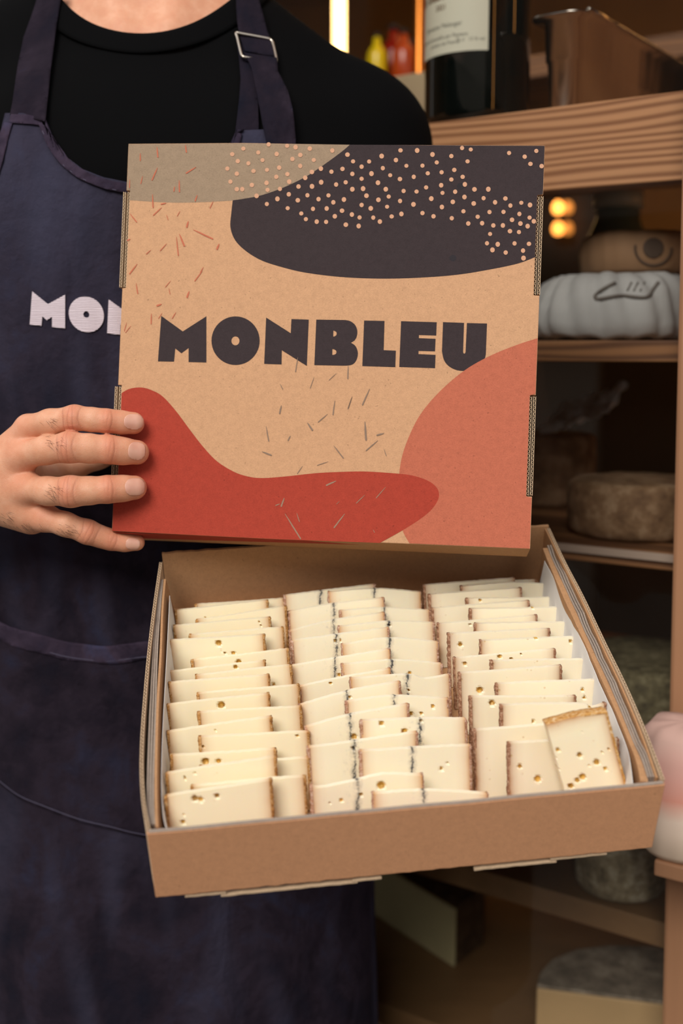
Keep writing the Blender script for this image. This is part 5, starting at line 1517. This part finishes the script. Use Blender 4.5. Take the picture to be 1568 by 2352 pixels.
# cheese wheels on the third shelf
def crust(name, a, b, c, sc=60):
    m = Mat(name, rough=.8); m.color(m.ramp(m.noise(sc, 6, .65), [(.3, lin(*a)), (.5, lin(*b)), (.68, lin(*c))])); m.bump(m.noise(150, 5, .7), .6, .003); return m.m
M_W1 = crust('brown_wheel_rind', (84, 58, 36), (122, 92, 64), (154, 126, 98)); M_W2 = crust('grey_green_rind', (66, 58, 42), (108, 98, 70), (150, 140, 110), 90)
a, _ = sh(1462, 1230, .09); v, f = lump(S(a, .09, z3t + .0006), rprof(.068, .054, .010, .001), 80, .0016, (3, 30), 6); o = obj('round_cheese', v, f, M_W1, None, smooth=True); tag(o, 'brown-crusted round cheese wheel in front on the third shelf', 'cheese wheel')
a, _ = sh(1240, 1180, .25); v, f = lump(S(a, .25, z3t + .0006), rprof(.062, .082, .008, .001), 80, .0014, (3, 30), 9); o = obj('round_cheese', v, f, M_W1, None, smooth=True); tag(o, 'tall dark cheese wheel with white paper scrap on top', 'cheese wheel')
pc = S(a + .05, .25, z3t + .0006 + .086); v = []; f = []; N = 22
for i in range(N + 1):
    for j in range(N + 1):
        x, y = (i / N - .5), (j / N - .5)
        q = pc + EA * (x * .085) + EM * (y * .055) + EZ * (.018 + .03 * y + .030 * (x + .2) + .012 * noise.noise(V((x * 4, y * 4, 2))) + .006 * noise.noise(V((x * 11, y * 11, 5))))
        v.append(q)
f = [(i * (N + 1) + j, (i + 1) * (N + 1) + j, (i + 1) * (N + 1) + j + 1, i * (N + 1) + j + 1) for i in range(N) for j in range(N)]
o = obj('paper_scrap', v, f, plain('scrap_paper', (226, 222, 214), .03, 14).m, None); o.modifiers.new('t', 'SOLIDIFY').thickness = .0006; tag(o, 'crumpled scrap of white paper lying on the tall dark wheel', 'paper')
a, _ = sh(1470, 1600, .10); v, f = lump(S(a, .10, z4t + .0006), rprof(.082, .060, .010, .001), 80, .002, (3, 30), 12); o = obj('round_cheese', v, f, M_W2, None, smooth=True); tag(o, 'grey-green mottled cheese wheel just right of the tray', 'cheese wheel')
# pink-to-cream window reflection shaped as a solid, on a ledge added to carry it
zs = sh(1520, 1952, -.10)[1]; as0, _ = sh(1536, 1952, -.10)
sill = MB(); sbox(sill, as0 - .005, as0 + .12, -.122, -.0505, zs - .014, zs); o = sill.build('added_ledge', M_POST, None); bevel(o, .002); o['kind'] = 'structure'; o.name = 'trim_1'
mp_ = Mat('pink_cream_reflection', rough=.95)
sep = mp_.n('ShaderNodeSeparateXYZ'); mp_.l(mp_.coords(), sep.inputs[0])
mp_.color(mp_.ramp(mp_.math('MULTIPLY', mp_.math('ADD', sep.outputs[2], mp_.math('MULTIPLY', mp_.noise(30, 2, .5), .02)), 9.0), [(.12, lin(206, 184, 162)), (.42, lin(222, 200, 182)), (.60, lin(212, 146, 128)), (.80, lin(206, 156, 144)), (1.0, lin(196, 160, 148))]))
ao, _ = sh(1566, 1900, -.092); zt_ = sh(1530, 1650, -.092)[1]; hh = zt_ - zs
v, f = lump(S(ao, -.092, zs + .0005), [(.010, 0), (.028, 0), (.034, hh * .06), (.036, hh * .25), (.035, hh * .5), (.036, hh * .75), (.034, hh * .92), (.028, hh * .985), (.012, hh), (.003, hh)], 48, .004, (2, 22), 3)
o = obj('reflection_shape', v, f, mp_.m, None, smooth=True); tag(o, 'pink and cream window reflection built as a soft solid beside the wooden post', 'reflection')
# cheese on the fifth shelf
a, _ = sh(1422, 2080, .045); rD = .043; v, f = lump(S(a, .045, z5t + .0006), rprof(rD, .056, .012, .002), 80, .003, (3, 40), 15, .0015)
o = obj('mottled_cheese', v, f, crust('leafy_rind', (88, 76, 58), (150, 136, 110), (196, 186, 164), 70), None, smooth=True); tag(o, 'small mottled cream and grey cheese under the right tray corner', 'cheese')
# cut wedge and half wheel on the bottom shelf
def prism(name, parent, plan, z0, z1, mat, bev=.003):
    n = len(plan); v = [S(a, b, z0) for a, b in plan] + [S(a, b, z1) for a, b in plan]
    f = [tuple(range(n))[::-1], tuple(range(n, 2 * n))] + [(i, (i + 1) % n, (i + 1) % n + n, i + n) for i in range(n)]
    o = obj(name, v, f, mat, parent); bevel(o, bev, 3); return o
M_CUT = plain('pale_cut_cheese', (206, 194, 150), .04, 20, .5).m; M_CUT2 = plain('cream_cut_cheese', (200, 166, 120), .04, 20, .5).m; M_RD = crust('dark_rind', (50, 36, 24), (84, 62, 42), (110, 88, 64))
k0 = np.array(hz_(1042, 2223, z6t)); k1 = np.array(hz_(868, 2107, z6t)); k2 = np.array(hz_(1112, 2170, z6t))
k1 = k0 + (k1 - k0) * 1.25
p0 = S(k0[0], k0[1], z6t); zz_ = None
for zz_ in np.arange(.01, .2, .001):
    q = p0 + EZ * zz_ - CAM
    if 1176 - F * q.dot(UPV) / q.dot(FWD) < 2090: break
wd = thing('cheese_wedge', 'pale cut cheese wedge with dark rind low on the shelf below the tray', 'cheese', S(*(k0 + k2) / 2, z6t + .0005))
w_in = .003
u1 = (k1 - k0); u2 = (k2 - k0)
prism('cut_face', wd, [tuple(k0), tuple(k0 + u2 * .06), tuple(k1 + u2 * .06), tuple(k1)], z6t + .0005, z6t + zz_ - .001, M_CUT, .001)
prism('rind', wd, [tuple(k0 + u2 * .062), tuple(k0 + u2), tuple(k0 + u2 * 1.25 + u1 * .15), tuple(k0 + u2 * 1.2 + u1 * .6), tuple(k1 + u2 * .6), tuple(k1 + u2 * .062)], z6t + .0005, z6t + zz_, M_RD, .004)
zE = z6t + .085
plan = [hz_(x, y, zE) for x, y in ((1232, 2262), (1520, 2300), (1660, 2318), (1700, 2215), (1600, 2182), (1500, 2172), (1400, 2170), (1320, 2180), (1268, 2202), (1240, 2232))]
hw = thing('half_wheel', 'halved cheese with pale cut side and grey crust at the bottom right', 'cheese', S(plan[0][0], plan[0][1], z6t + .0005))
cen = np.mean(plan, 0)
prism('cut_face', hw, [tuple(p) for p in plan], z6t + .0005, zE - .004, M_CUT2, .002)
prism('rind', hw, [tuple(np.array(p) * .998 + cen * .002) for p in plan], zE - .0038, zE, crust('grey_crust', (96, 86, 74), (140, 126, 110), (176, 162, 144), 50), .0015)
